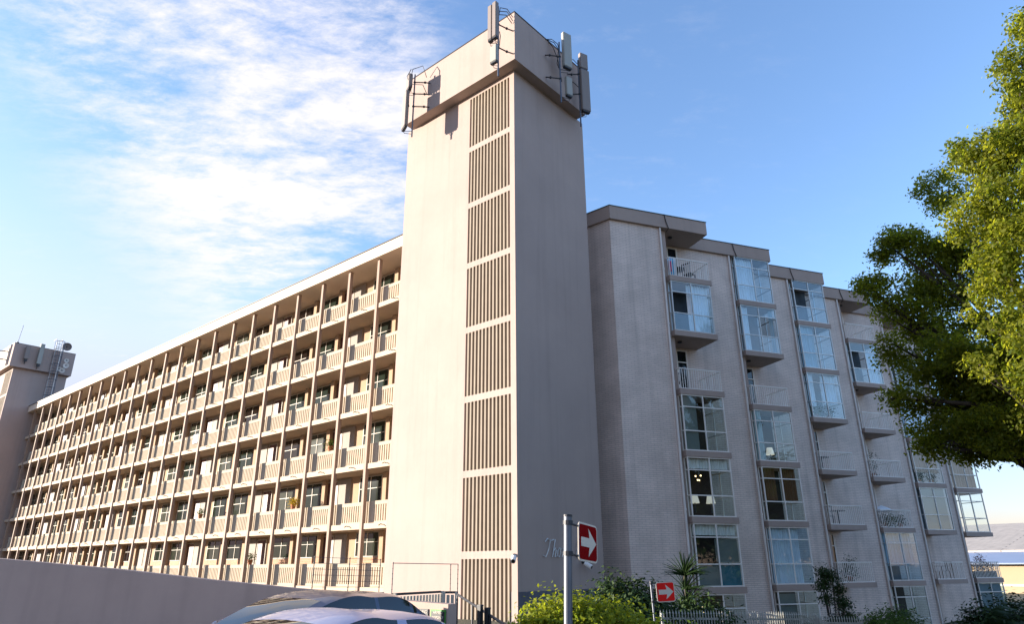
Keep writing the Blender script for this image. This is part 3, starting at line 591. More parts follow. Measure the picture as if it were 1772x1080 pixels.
GL = {(0, 1): ('glass_bay', [('curtain', 3.95, 5.1, 0.3, 2.66)], ((0, 1),)), (0, 3): ('glass_dark', [('screen_grey', 3.08, 3.75, .3, 2.66)], ()), (0, 4): ('glass_dark', [('curtain', 3.08, 5.12, 2.25, 2.66)], ()),
      (0, 5): ('glass_dark', [('curtain', 3.08, 5.12, 2.25, 2.66), ('screen_grey', 3.06, 4.08, .3, 1.08), ('screen_teal', 4.12, 5.12, .3, 1.08), ('screen_grey', 4.0, 5.1, 1.2, 2.1)], ()), (0, 6): ('glass_dark', [], ()),
      (1, 0): ('glass_bay', [('curtain', 3.08, 4.2, .3, 2.66)], ()), (1, 1): ('glass_bay', [('curtain', 3.08, 3.55, .3, 2.66), ('curtain_teal', 4.9, 5.12, .3, 2.66)], ((1, 1),)), (1, 3): ('glass_dark', [('curtain_teal', 3.08, 3.5, .3, 2.66)], ()),
      (1, 4): ('glass_dark', [('curtain_brown', 3.08, 3.9, 1.2, 2.66), ('curtain_brown', 4.2, 5.1, 1.2, 2.66)], ()), (1, 5): ('glass_bay', [('curtain', 3.08, 4.75, .3, 2.66)], ()), (1, 6): ('glass_dark', [('screen_grey', 3.08, 4.0, 1.2, 2.6)], ()),
      (2, 0): ('glass_bay', [], ((0, 1),)), (2, 1): ('glass_bay', [('curtain_teal', 3.08, 4.1, .3, 2.66)], ()), (2, 2): ('glass_bay', [('curtain', 3.08, 3.5, .9, 2.66), ('curtain', 4.1, 5.05, 1.1, 2.66)], ()),
      (3, 1): ('glass_bay', [('curtain', 4.3, 5.1, .3, 2.3)], ((0, 1),)), (3, 5): ('glass_bay', [('curtain_teal', 3.08, 5.0, 1.0, 2.66)], ()), (3, 6): ('glass_dark', [], ()),
      (4, 1): ('glass_bay', [('curtain_brown', 3.3, 5.0, .3, 2.4)], ()), (4, 2): ('glass_bay', [('curtain', 3.08, 5.1, .3, 2.66)], ()), (4, 3): ('glass_clear', [('curtain_cream', 3.08, 5.1, .9, 2.66)], ()), (4, 4): ('glass_bay', [('screen_grey', 3.08, 5.0, .3, 2.66)], ()),
      (5, 0): ('glass_bay', [], ()), (5, 1): ('glass_bay', [], ()), (5, 2): ('glass_bay', [('curtain', 3.1, 5.0, .3, 2.66)], ()), (5, 3): ('glass_clear', [('curtain_cream', 3.08, 5.1, .3, 2.66)], ()), (5, 4): ('glass_clear', [], ()), (5, 6): ('glass_bay', [('screen_grey', 3.08, 5.0, .3, 2.66)], ())}
bfm = bay_frame(); CE = {}
for i in range(6):
    for k in range(7):
        base = ST[k] - .25 if k < 6 else ST[5] - 2.72 - .25
        loc = (PU * i, PV * i, LZ(base))
        if k < 6:
            put2('balcony_slab', slab_m, 'fascia_plaster', saw, loc)
        ty = GRID[i][k]; CE[(i, k)] = loc
        if ty != 'B' and i < 5:
            d = put2('balcony_door', door_m, 'white_metal', saw, loc); put2('pane', dg_m, 'car_glass', d, (0, 0, 0))
        if ty == 'O': put2('railing', rail_m, 'white_metal', saw, loc)
        if ty == 'G':
            g = GL.get((i, k), ('glass_bay', [], ()))
            f = put2('glazed_bay', bfm, 'alu' if (k < 3 or i > 2) else 'white_metal', saw, loc)
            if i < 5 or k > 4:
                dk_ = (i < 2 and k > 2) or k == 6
                put2('room_shade_panel', room_m, 'room_shade_dark' if dk_ else 'room_shade_mid', saw, loc)
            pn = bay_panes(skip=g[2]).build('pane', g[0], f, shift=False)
            for n_, (cm, x0, x1, a, b) in enumerate(g[1]):
                if cm.startswith('screen'):
                    mm = MB(); mm.box(x0, x1, .12, .135, a, b); mm.build('blind', cm, f, shift=False)
                else: curtain_m(x0, x1, .24 + .05 * n_, a, b, seed=i * 7 + k + n_).build('curtain', cm, f, shift=False, smooth=True, fix=False)
        if k < 6 and k < 5 and GRID[i][k + 1] == 'O': pass
    put2('ceiling_light', light_m, 'dark_metal', saw, (PU * i, PV * i, LZ(15.24)))
    if i in (0, 1, 2, 3): put2('ceiling_light', light_m, 'dark_metal', saw, (PU * i, PV * i, LZ(SB[1])))
sawM = Matrix.Translation((24.45, 15.06, -2.2)) @ Matrix.Rotation(TH, 4, 'Z')
def sawpt(i, k, u, v, dz=0.25): p = CE[(i, k)]; return sawM @ Vector((p[0] + u, p[1] + v, p[2] + dz))
# things standing on the balconies
def chair(p, rz, label, ma='wood', grp='chairs on the balconies'):
    t = thing('chair', label, 'chair', p, rz, grp, shiftable=False)
    m = MB()
    for j in range(5): m.box(-.22, .22, -.22 + .09 * j, -.15 + .09 * j, .43, .45)
    m.build('seat', ma, t, shift=False); m = MB()
    for j in range(4): m.box(-.2 + .12 * j, -.15 + .12 * j, .2, .225, .46, .92)
    m.box(-.23, .23, .195, .23, .92, .98); m.build('backrest', ma, t, shift=False)
    for sx in (-.2, .2):
        for sy in (-.2, .2): m = MB(); m.box(sx - .02, sx + .02, sy - .02, sy + .02, 0, .43); m.build('leg', ma, t, shift=False)
def table(p, label, ma='wood', r=.38):
    t = thing('table', label, 'table', p, TH, 'tables on the balconies', shiftable=False)
    m = MB(); m.tube([(0, 0, .70), (0, 0, .73)], r, 16); m.build('tabletop', ma, t, shift=False); m = MB(); m.tube([(0, 0, 0), (0, 0, .70)], .03); m.build('pedestal', ma, t, shift=False)
    m = MB(); m.tube([(-.25, 0, .02), (.25, 0, .02)], .02); m.tube([(0, -.25, .02), (0, .25, .02)], .02); m.build('foot', ma, t, shift=False)
chair(sawpt(4, 5, 3.6, .7), TH + .3, 'slatted wooden chair, the left one on the lowest open balcony near the far end'); chair(sawpt(4, 5, 4.8, .8), TH - 1.3, 'slatted wooden chair, the right one on the lowest open balcony near the far end'); table(sawpt(4, 5, 4.25, .7), 'round wooden table between two wooden chairs on the lowest balcony')
table(sawpt(0, 0, 3.95, .8), 'round dark table on the topmost balcony of the first bay', 'dark_metal'); chair(sawpt(0, 0, 4.45, .6), TH + 2, 'dark chair on the topmost balcony of the first bay', 'dark_metal')
chair(sawpt(0, 2, 3.5, .7), TH + .2, 'dark chair on the third-storey open balcony of the first bay', 'dark_metal')
table(sawpt(2, 4, 4.2, .7), 'dark table on the fifth-row balcony of the third bay', 'dark_metal'); chair(sawpt(2, 4, 3.5, .6), TH - .6, 'dark chair on the fifth-row balcony of the third bay', 'dark_metal')
table(sawpt(2, 3, 3.7, .7), 'low dark table on the open balcony above the dark-chair balcony', 'dark_metal')
def towel(p, x, w, h, ma, label):
    t = MB(); t.grid([[tuple(Vector((x + w * a / 6, -.02 + .025 * math.sin(a * 2.1), 1.0 - h * b / 4))) for b in range(5)] for a in range(7)]); o = t.build('hanging_towel', ma, fix=False, smooth=True)
    s = o.modifiers.new('s', 'SOLIDIFY'); s.thickness = .012; o.location = p; o.rotation_euler = (0, 0, TH); tag(o, label, 'towel', 'washing hung on the top balcony')
towel(sawpt(0, 0, 3.1, .35, .3), 0, .38, .95, 'cloth_blue', 'pale blue towel hung on the topmost balcony'); towel(sawpt(0, 0, 3.1, .26, .1), .02, .16, .55, 'cloth_pink', 'pink cloth hung below the blue towel on the topmost balcony'); towel(sawpt(0, 0, 3.52, .4, .3), 0, .12, 1.05, 'cloth_white', 'white cloth hung beside the blue towel on the topmost balcony')
um = thing('parasol', 'white half-folded parasol over plants on a balcony of the fourth bay', 'parasol', sawpt(3, 4, 3.75, .6), TH, shiftable=False)
m = MB(); m.tube([(0, 0, 0), (0, 0, 1.15)], .02); m.build('pole', 'white_metal', um, shift=False)
m = MB(); P = [[(0, 0, 1.22)] * 9]
for rr, zc_ in ((.35, 1.12), (.72, .92)): P.append([(rr * math.cos(j * math.pi / 4), rr * .8 * math.sin(j * math.pi / 4), zc_ - .04 * (j % 2)) for j in range(9)])
m.grid(P); m.build('canopy', 'cloth_white', um, shift=False, fix=False)
def lamp(p, label, glow=False):
    t = thing('table_lamp', label, 'lamp', p, TH, 'lamps in the windows', shiftable=False)
    m = MB(); m.tube([(0, 0, 0), (0, 0, .04), (0, 0, .42)], .05, 10, .02); m.build('stem', 'dark_metal', t, shift=False)
    m = MB(); m.tube([(0, 0, .38), (0, 0, .72)], .2, 14, .13, cap=False); m.build('lamp_shade', 'lamp_glow' if glow else 'lamp_shade', t, shift=False, smooth=True)
lamp(sawpt(0, 4, 3.45, .45, .45), 'white-shaded lamp at the left in the fifth-row window of the first bay'); lamp(sawpt(0, 4, 4.25, .45, .45), 'white-shaded lamp at the right in the fifth-row window of the first bay'); lamp(sawpt(1, 3, 4.0, .5, .25), 'small white-shaded lamp in the dark window above the chandelier')
def chandelier(p, label, n=9, r=.32):
    t = thing('chandelier', label, 'chandelier', p, 0, 'lit lamps in the windows', shiftable=False)
    m = MB(); m.tube([(0, 0, 0), (0, 0, .6)], .012); rd = random.Random(n)
    g = []
    for j in range(n):
        a = j * 2 * math.pi / n; q = (r * math.cos(a) * (.6 + .4 * (j % 2)), r * math.sin(a) * (.6 + .4 * (j % 2)), -.1 + .18 * (j % 2)); m.tube([(0, 0, 0), (q[0] * .6, q[1] * .6, -.12), q], .01, 4); g.append(q)
    m.build('arms', 'dark_metal', t, shift=False); m = MB()
    for q in g: m.ball((q[0], q[1], q[2] + .035), .035, 6, 4)
    m.build('bulbs', 'lamp_glow', t, shift=False)
chandelier(sawpt(1, 4, 3.75, .75, 1.75), 'lit chandelier behind the brown curtained window of the second bay'); chandelier(sawpt(0, 4, 3.95, .75, 1.9), 'small lit ceiling lamp in the window with the two lampshades', 4, .12); chandelier(sawpt(0, 6, 3.6, .7, 2.1), 'lit ceiling lamp in the lowest window of the first bay', 5, .1)

# ================================================================== vegetation
def leaf_mesh(name, lobes, n, size, ma, parent=None, shell=0.55, seed=1, clump=0.0, off_=(0, 0, 0), flat=0.5, nclump=14):
    rg = np.random.default_rng(seed); lb = np.array([l[:4] for l in lobes], float); sq = np.array([l[4] if len(l) > 4 else 1.0 for l in lobes])
    wgt = lb[:, 3] ** 2; idx = rg.choice(len(lb), n // nclump, p=wgt / wgt.sum())
    d = rg.normal(size=(len(idx), 3)); d /= np.linalg.norm(d, axis=1)[:, None]
    rr = (shell + (1 - shell) * rg.random(len(idx)) ** 0.6) * (1 + 0.10 * rg.normal(size=len(idx)))
    c = lb[idx, :3] + d * (lb[idx, 3] * rr)[:, None] * np.stack([np.ones(len(idx)), np.ones(len(idx)), sq[idx]], 1)
    # leaves gathered in small rosettes
    c = np.repeat(c, nclump, 0); dd = np.repeat(d, nclump, 0); cr = size * (1.5 if clump == 0 else clump)
    c = c + rg.normal(size=c.shape) * cr * np.array([1, 1, .8]); m = len(c)
    nrm = dd * 1.0 + rg.normal(size=c.shape) * 0.55 + np.array([0, 0, flat]); nrm /= np.linalg.norm(nrm, axis=1)[:, None]
    t = np.cross(nrm, rg.normal(size=c.shape)); t /= np.linalg.norm(t, axis=1)[:, None]; b = np.cross(nrm, t)
    s = size * (0.6 + 0.7 * rg.random(m))[:, None]
    v = np.empty((m, 4, 3)); v[:, 0] = c - t * s * .5; v[:, 1] = c + b * s * .26 + nrm * s * .05; v[:, 2] = c + t * s * .5; v[:, 3] = c - b * s * .26 + nrm * s * .05
    v = v.reshape(-1, 3) - np.array(off_)
    me = bpy.data.meshes.new(name); me.vertices.add(m * 4); me.vertices.foreach_set('co', v.astype(np.float32).ravel())
    me.loops.add(m * 4); me.loops.foreach_set('vertex_index', np.arange(m * 4, dtype=np.int32)); me.polygons.add(m)
    me.polygons.foreach_set('loop_start', np.arange(0, m * 4, 4, dtype=np.int32)); me.polygons.foreach_set('loop_total', np.full(m, 4, dtype=np.int32)); me.update()
    uv = me.uv_layers.new(name='UVMap'); cl_ = np.repeat(rg.random(m // nclump), nclump) * .5 + rg.random(m) * .5; u = np.repeat(cl_, 4); uv.data.foreach_set('uv', np.stack([u, u], 1).astype(np.float32).ravel())
    me.materials.append(MATS[ma]); o = bpy.data.objects.new(name, me); COL.objects.link(o)
    if parent: o.parent = parent
    return o
def rel_lobes(ls, loc): return [(l[0] - loc[0], l[1] - loc[1], l[2] - loc[2]) + tuple(l[3:]) for l in ls]

# big fig tree on the right; lobes as (right, forward, height over eye, radius)
def at(px, py, d):    # a point seen in that direction at level distance d (used once, to lay the crown out in depth)
    v = RT * (px - 886) / 1182.46 - UP * (py - 540) / 1182.46 + FW; h = v.x * .756 + v.y * .6545; return v * d / h + Vector((0, 0, EYE))
LOB = [(1790, 60, 20, 1.1), (1800, 150, 20, 1.5), (1770, 250, 20, 1.5), (1700, 280, 21, 1.3), (1660, 270, 21.5, .8), (1740, 340, 20, 1.5), (1690, 380, 20.5, 1.3), (1790, 420, 19.5, 1.8), (1720, 470, 20, 1.2), (1700, 550, 20.5, .9), (1770, 560, 19.5, 1.0), (1800, 640, 19, 1.3), (1680, 630, 20.5, .55), (1760, 660, 19.5, .6), (1850, 300, 21, 2.6), (1870, 520, 21, 2.4), (1745, 215, 21, 1.0),
       (1640, 330, 25, 1.2), (1580, 420, 25.5, 1.1), (1545, 430, 25.5, .9), (1620, 450, 26, 1.7), (1510, 500, 25.5, .7), (1560, 530, 26, 1.4), (1640, 560, 26, 1.8), (1590, 620, 25, 1.2), (1545, 595, 25, .6), (1680, 660, 25, 1.7), (1570, 690, 24.8, .8), (1640, 730, 25, 1.3), (1620, 775, 24.5, .6), (1690, 760, 25, 1.1), (1760, 720, 25, 1.5), (1740, 590, 26, 1.8), (1500, 500, 25.4, .5), (1790, 760, 25, 1.0), (1700, 440, 26, 1.8), (1680, 790, 25, .4), (1600, 770, 24.6, .4), (1540, 690, 24.8, .35)]
treeloc = W(22.0, 24.5); treeloc.z = ground_z(treeloc.x, treeloc.y)
fig = thing('fig_tree', 'large spreading evergreen tree at the right edge, sunlit outside and dark beneath', 'tree', treeloc, 0, shiftable=False)
lobes = []
LOB += [(1752, 105, 20, .95), (1750, 160, 20, .9), (1768, 40, 20, 1.0), (1690, 735, 23.5, .9), (1745, 765, 23, .8), (1775, 730, 22.5, 1.2), (1665, 620, 24, 1.2), (1720, 640, 24, 1.2), (1740, 660, 23.5, 1.3), (1795, 700, 23.5, 1.4), (1715, 735, 24.5, 1.1), (1790, 765, 23.5, .8), (1840, 720, 24, 1.5), (1760, 600, 23, 1.0), (1660, 690, 25.5, 1.3)]
for (px, py, d, r) in LOB: px += 14 if d <= 21.5 else 0; d -= 1.0 if d <= 21.5 else 0; p = at(px, py, d); lobes.append((p.x, p.y, p.z, r * (.86 if d < 21.5 else 1.0), .85))
rs = random.Random(11); sub = []
for l in lobes:
    sub.append((l[0], l[1], l[2], l[3] * .62, .9))
    for q in range(11):
        a = rs.uniform(0, 6.283); zc = rs.uniform(-1, 1); h_ = math.sqrt(1 - zc * zc); k_ = l[3] * rs.uniform(.62, .88)
        sub.append((l[0] + k_ * h_ * math.cos(a), l[1] + k_ * h_ * math.sin(a), l[2] + k_ * zc, l[3] * rs.uniform(.20, .36), .9))
leaf_mesh('crown', rel_lobes(sub, treeloc), 150000, .15, 'leaf_ficus', fig, shell=.55, seed=3, clump=1.0)
top = Vector((0, 0, 7.5)); m = MB(); m.tube([(0, 0, -.3), (.1, -.1, 1.2), (.0, .1, 4.0), (.1, 0, 7.5)], .62, 12, .4); m.build('trunk', 'bark', fig, shift=False, smooth=True)
m = MB(); rd = random.Random(5)
for l in rel_lobes(lobes, treeloc):
    e = Vector(l[:3]); s0 = Vector((0, 0, 3.5 + rd.random() * 3)); mid = s0.lerp(e, .55) + Vector((rd.uniform(-.6, .6), rd.uniform(-.6, .6), rd.uniform(.0, .9)))
    m.tube([s0, s0.lerp(mid, .5) + Vector((0, 0, .3)), mid, mid.lerp(e, .55), e], .20, 7, .03)
    for q in range(3): m.tube([mid.lerp(e, .5), mid.lerp(e, .8) + Vector((rd.uniform(-1, 1), rd.uniform(-1, 1), rd.uniform(-.5, .8))) * l[3] * .7], .05, 5, .012)
m.build('limb', 'bark', fig, shift=False, smooth=True)

def shrub(name, label, lobes_c, n, size, ma, cat='bush', grp=None, shell=.6, seed=1, clump=0.0, stems=6):
    c0 = W(*lobes_c[0][:3]); loc = Vector((c0.x, c0.y, ground_z(c0.x, c0.y)))
    t = thing(name, label, cat, loc, 0, grp, shiftable=False); ls = []
    for l in lobes_c: p = W(*l[:3]); ls.append((p.x, p.y, p.z, l[3], l[4] if len(l) > 4 else 1))
    leaf_mesh('foliage', rel_lobes(ls, loc), n, size, ma, t, shell=shell, seed=seed, clump=clump)
    m = MB(); rd = random.Random(seed)
    for l in rel_lobes(ls, loc):
        for q in range(3): m.tube([(rd.uniform(-.2, .2) + l[0] * .3, rd.uniform(-.2, .2) + l[1] * .3, -.1), (l[0] * .7, l[1] * .7, l[2] * .5), (l[0] + rd.uniform(-.3, .3) * l[3], l[1] + rd.uniform(-.3, .3) * l[3], l[2] + .2 * l[3])], .03, 5, .01)
    m.build('stems', 'bark', t, shift=False); return t
shrub('shrub', 'bright sunlit yellow-green shrub at the foot of the tower behind the big sign post', [(.82, 11, -1.0, .56), (.45, 10.9, -.96, .36), (.34, 10.9, -.80, .26), (.62, 10.9, -.66, .26), (1.5, 11, -.78, .28), (1.85, 11, -.95, .26), (1.25, 11.1, -1.0, .5), (1.7, 11.1, -1.12, .42), (2.05, 11.3, -1.2, .36), (.6, 10.7, -1.35, .55), (1.3, 10.7, -1.5, .6), (1.0, 11.0, -.82, .38), (1.95, 10.9, -1.45, .45)], 20000, .075, 'leaf_bush', seed=4, clump=1.3, shell=.75)
shrub('shrub', 'dark shaded bush between the sunlit shrub and the small arrow sign', [(2.9, 20, -1.2, .8), (3.5, 20, -1.3, .75), (2.4, 20, -1.5, .7), (4.0, 20.3, -1.8, .8), (3.1, 19.6, -2.0, 1.0), (2.7, 20, -.65, .34), (3.4, 20, -.75, .3), (3.9, 20, -1.2, .35)], 15000, .13, 'leaf_dark', seed=6, clump=1.5)
shrub('shrub', 'low leafy mound under the small arrow sign', [(2.6, 13.5, -1.55, .5), (3.2, 13.6, -1.6, .45), (2.9, 13.4, -1.8, .6)], 4000, .09, 'leaf_hedge', seed=8)
shrub('hedge', 'clipped rounded hedge below the balconies left of the palm', [(12.6, 25, -2.1, .88, .8), (12.1, 25, -2.2, .72, .8), (13.1, 25.2, -2.2, .72, .8)], 9000, .10, 'leaf_hedge', 'hedge', seed=9)
shrub('shrub', 'dark spiky undergrowth beneath the yucca', [(5.0, 21.4, -1.9, .75), (5.6, 21.4, -1.8, .7), (4.5, 21.5, -2.0, .6), (5.3, 21.3, -1.3, .5)], 6000, .14, 'leaf_dark', seed=10)
shrub('shrub', 'small red-flowered bush at the bottom right corner', [(20.3, 27.5, -2.5, .7), (21.4, 27.5, -2.5, .6)], 3000, .12, 'leaf_red', seed=12)
shrub('shrub', 'dark planting under the fan palm', [(18.0, 26.5, -2.4, 1.2), (16.8, 26.5, -2.5, 1.1), (19.3, 26.8, -2.3, .9)], 9000, .15, 'leaf_dark', seed=13)
shrub('climbing_plant', 'dark climber drooping down the brick beside the railing balcony', [(12.35, 29.0, -.3, .22), (12.2, 29.0, -.75, .18), (12.6, 29.0, -.45, .16), (12.75, 29.0, -.9, .16), (12.25, 29, -1.25, .16), (12.9, 29, -1.4, .2), (12.95, 29, -2.0, .26), (12.5, 29, -2.1, .24)], 5500, .09, 'leaf_dark', 'plant', seed=14, shell=.3)
street = shrub('unseen_tree', 'dense unseen tree added behind the camera to the right to darken the bay reflections', [(24, 6, 5.2, 3.0), (26, 7, 4.2, 2.6), (22.3, 5.6, 3.8, 2.4), (24.3, 6.4, 2.2, 2.6), (24, 6, 7.2, 1.8)], 9000, .5, 'leaf_dark', 'tree', 'unseen trees added to darken the reflections', seed=21, stems=3)  # tree row added out of view to darken reflections in the lower bays
for q, (x, d, sc) in enumerate(((31, 9, 1.1), (38, 11, .95), (46, 14, 1.15), (18, 2, .9))):
    c = copy_tree(street); p = W(x, d); c.location = (p.x, p.y, ground_z(p.x, p.y)); c.scale = (sc, sc, sc); c.rotation_euler.z = q * 1.3; c['label'] = ('tall added tree second along the unseen row', 'dense added tree in the middle of the unseen row', 'broad added tree at the far end of the unseen row', 'smaller added unseen tree nearest behind the camera')[q]
def palm(name, label, loc, h, n, ln, ma, droop=.5, leaflets=16, lw=.035, cat='palm', up=.9, trunk=.12, heads=None):
    t = thing(name, label, cat, loc, 0, None, shiftable=False); rd = random.Random(int(ln * 100 + n))
    m = MB(); m.tube([(0, 0, 0), (.05, 0, h * .5), (0, 0, h)], trunk, 9, trunk * .7); m.build('trunk', 'bark', t, shift=False, smooth=True)
    for i in range(n):
        if heads: h = heads[i % len(heads)]
        a = 2 * math.pi * i * .382 * 2.6 + rd.random(); e = rd.uniform(.1, 1.2) * up; d = Vector((math.cos(a), math.sin(a), 0)); L_ = ln * rd.uniform(.75, 1.1); pts = []
        for j in range(9):
            s = j / 8; pts.append(Vector((0, 0, h)) + d * L_ * (s * math.cos(e)) + Vector((0, 0, L_ * (s * math.sin(e) - droop * s * s))))
        m = MB(); m.tube(pts, .018, 4, .005)
        if leaflets:
            for j in range(leaflets):
                s = .18 + .82 * j / leaflets; k = min(7, int(s * 8)); p = pts[k].lerp(pts[k + 1], s * 8 - k); sd_ = d.cross(Vector((0, 0, 1))); ll = L_ * .33 * math.sin(math.pi * (.15 + .8 * s)) + .05
                for sg in (-1, 1):
                    tip = p + (sd_ * sg * .85 + d * .5 + Vector((0, 0, -.25))).normalized() * ll; q = d * lw
                    m.add([p - q, p + q, tip], [(0, 1, 2)])
        else:
            for sg in (-1, 1): m.grid([[p, p + d.cross(Vector((0, 0, 1))) * sg * lw * (1 - j / 8.2)] for j, p in enumerate(pts)])
        m.build('frond', ma, t, shift=False, fix=False)
def gl(x, d): p = W(x, d); return (p.x, p.y, ground_z(p.x, p.y))
palm('yucca', 'tall spiky dracaena against the first brick wall by the small sign', gl(5.2, 22.2), 2.3, 210, .85, 'leaf_dark', .2, 0, .03, 'plant', 1.25, .07, (2.3, 2.3, 1.9, 1.5, 1.1))
palm('palm', 'dark feathery palm in front of the far glazed bays', gl(16.0, 25.8), 1.25, 30, 2.2, 'leaf_dark', .55, 18, .05)
palm('palm', 'arching dark palm frond plant between the two lowest windows', gl(9.0, 24.6), 1.1, 12, 2.0, 'leaf_dark', .5, 18, .03)
# ------------------------------------------------------------------ balcony plants
def pot_plant(p, label, n=500, r=.25, ma='leaf_dark', pot='terracotta', h=.35):
    t = thing('potted_plant', label, 'plant', p, 0, 'potted plants on the balconies', shiftable=False)
    m = MB(); m.tube([(0, 0, 0), (0, 0, .26)], .10, 12, .14); m.build('pot', pot, t, shift=False, smooth=False); leaf_mesh('foliage', [(0, 0, .26 + h * .6, r, h / r)], n, .08, ma, t, shell=.2, seed=n)
pot_plant(sawpt(3, 3, 3.55, .5), 'tall thin dark plant on the empty balcony of the fourth bay', 500, .22, h=.9)
pot_plant(sawpt(3, 4, 3.5, .35), 'leafy pot plant below the left side of the parasol', 500, .3); pot_plant(sawpt(3, 4, 4.0, .35), 'leafy pot plant below the right side of the parasol', 500, .28, 'leaf_hedge', 'cloth_white'); pot_plant(sawpt(3, 4, 4.6, .35), 'leafy pot plant at the right end of the parasol balcony', 400, .25)
pot_plant(sawpt(2, 2, 3.6, .4), 'yellow-green plant inside the glazed bay of the third bay column', 500, .28, 'leaf_hedge'); pot_plant(sawpt(2, 2, 4.4, .4), 'dark green plant at the right inside the same glazed bay', 500, .3)
pot_plant(sawpt(4, 3, 3.5, .35), 'cactus-like plant at the left behind the cream curtains', 500, .3); pot_plant(sawpt(4, 3, 4.5, .35), 'leafy plant at the right behind the cream curtains', 500, .3)
pot_plant(sawpt(2, 5, 4.4, .8), 'bushy plant behind the railing of the low balcony by the climber', 900, .45, h=.6)
leaf_mat('leaf_gold', (0.40, 0.26, 0.01), (0.55, 0.40, 0.03), 0.2)
pot_plant((20.66, 33.2, Z(ST[4] + 1.0)), 'golden flowering pot plant on the second-lowest gallery balustrade', 400, .2, 'leaf_gold', 'terracotta', .2)
for (yy, kk, lab) in ((36.9, 5, 'leafy pot plant on the lowest gallery balustrade left of the brick door'), (30.3, 3, 'small green pot plant on the middle gallery balustrade'), (43.5, 4, 'green pot plant further along the second-lowest gallery')):
    pot_plant((20.66, yy, Z(ST[kk] + 1.0)), lab, 300, .17, 'leaf_hedge', 'terracotta', .2)
for (yy, kk, ma_, lab) in ((45.2, 2, 'cloth_white', 'white sheet over the third-row gallery balustrade'), (52.3, 3, 'cloth_blue', 'pale blue cloth over the fourth-row gallery balustrade'), (60.1, 1, 'cloth_white', 'white towel over the second-row gallery balustrade')):
    t = MB(); t.grid([[(20.56 + .015 * math.sin(a * 2.3), yy + .12 * a, Z(ST[kk] + 1.015) - .12 * b) for b in range(6)] for a in range(7)]); o = t.build('hanging_cloth', ma_, fix=False, smooth=True); sf = o.modifiers.new('s', 'SOLIDIFY'); sf.thickness = .012; tag(o, lab, 'cloth', 'washing hung on the galleries')
pl = thing('planter', 'dark planter box of straggly red plants on the lowest balcony at the end', 'planter', sawpt(5, 5, 4.1, .4), TH, shiftable=False)
m = MB(); m.box(-1.05, .95, -.2, .2, .0, .4); m.build('trough', 'coping', pl, shift=False); leaf_mesh('foliage', [(-.1, 0, .75, .45), (.5, 0, .6, .35), (-.7, 0, .6, .3), (0, 0, 1.2, .25)], 1300, .08, 'leaf_red', pl, shell=.1, seed=3)

# ================================================================== boundary wall, fences
def wall_run(name, pts, thick, m_, label, cat, down=-2.2):
    """pts: (right, forward, top rel)"""
    mb = MB()
    for (a, b) in zip(pts[:-1], pts[1:]):
        p, q = W(*a), W(*b); d = Vector((q.x - p.x, q.y - p.y, 0)).normalized(); n = Vector((-d.y, d.x, 0)) * thick
        gz = down + EYE
        mb.add([(p.x, p.y, gz), (q.x, q.y, gz), (q.x + n.x, q.y + n.y, gz), (p.x + n.x, p.y + n.y, gz), tuple(p), tuple(q), (q.x + n.x, q.y + n.y, q.z), (p.x + n.x, p.y + n.y, p.z)],
               [(0, 3, 2, 1), (4, 5, 6, 7), (0, 1, 5, 4), (1, 2, 6, 5), (2, 3, 7, 6), (3, 0, 4, 7)])
    return tag(mb.build(name, m_), label, cat)
wall_run('boundary_wall', [(-30, 12.0, 1.9), (-8.49, 12, .17), (-6.55, 12, 0), (-5.0, 12, -.17), (-3.57, 12, -.31), (-2.95, 12, -.36)], .22, 'wall_paint', 'long plain mauve-grey boundary wall at the lower left', 'wall')
wall_run('garden_wall', [(-3.9, 12.45, -.47), (-2.55, 14.6, -.46)], .2, 'wall_dark', 'short dark wall behind the navy car ahead of the gate posts', 'wall')
wall_run('low_wall', [(-2.3, 13.0, -.52), (-1.05, 12.0, -.565)], .2, 'wall_paint', 'low grey wall carrying the two security notices', 'wall')
def palisade(x0, d0, x1, d1, t0, t1, h, n, name, label, ma='palisade', spike=False, w=.05):
    t = thing(name, label, 'fence', W(x0, d0), 0, 'palisade fences', shiftable=False); o = W(x0, d0)
    a, b = W(x0, d0, t0) - o, W(x1, d1, t1) - o; m = MB(); dv = (b - a); dh = Vector((dv.x, dv.y, 0)).normalized(); nn = Vector((-dh.y, dh.x, 0))
    for i in range(n):
        p = a.lerp(b, i / (n - 1)); 
        if spike: m.tube([p + Vector((0, 0, -h)), p], .016, 5); m.tube([p, p + Vector((0, 0, .04)), p + Vector((0, 0, .10))], .026, 5, .003)
        else: m.obox(p + Vector((0, 0, -h / 2 - .02)), dh * w / 2, nn * .012, Vector((0, 0, h / 2 - .03)))
    m.build('pickets', ma, t, shift=False)
    for dz in ((-.12, -h + .25) if spike else (0, -h + .2)): c = (a + b) / 2 + Vector((0, 0, dz)); m = MB(); m.obox(c + nn * .03, dv / 2, nn * .02, Vector((0, 0, .025))); m.build('rail', 'dark_metal' if not spike else ma, t, shift=False)
    for p in (a, b): m = MB(); m.obox(p + Vector((0, 0, -h / 2 + .0)) - nn * .03, dh * .035, nn * .03, Vector((0, 0, h / 2 + .02))); m.build('post', ma, t, shift=False)
palisade(-2.55, 15.8, -1.75, 18.0, -.545, -.567, 1.5, 16, 'palisade_fence', 'cream slatted fence panel in front of the lit tower face', w=.085)
palisade(-1.62, 17.3, -1.32, 17.3, -.56, -.56, 1.9, 4, 'palisade_gate', 'narrow cream gate leaf beside the tower fin screen', w=.075)
palisade(3.75, 19.0, 9.7, 24.0, -1.14, -1.52, 1.9, 62, 'spiked_fence', 'spiked grey fence below the glazed bays, right of the small sign', 'antenna_shell', True)
palisade(9.8, 24.0, 12.4, 25.2, -1.62, -1.75, 1.9, 26, 'spiked_fence', 'lower spiked grey fence section left of the clipped hedge', 'antenna_shell', True)
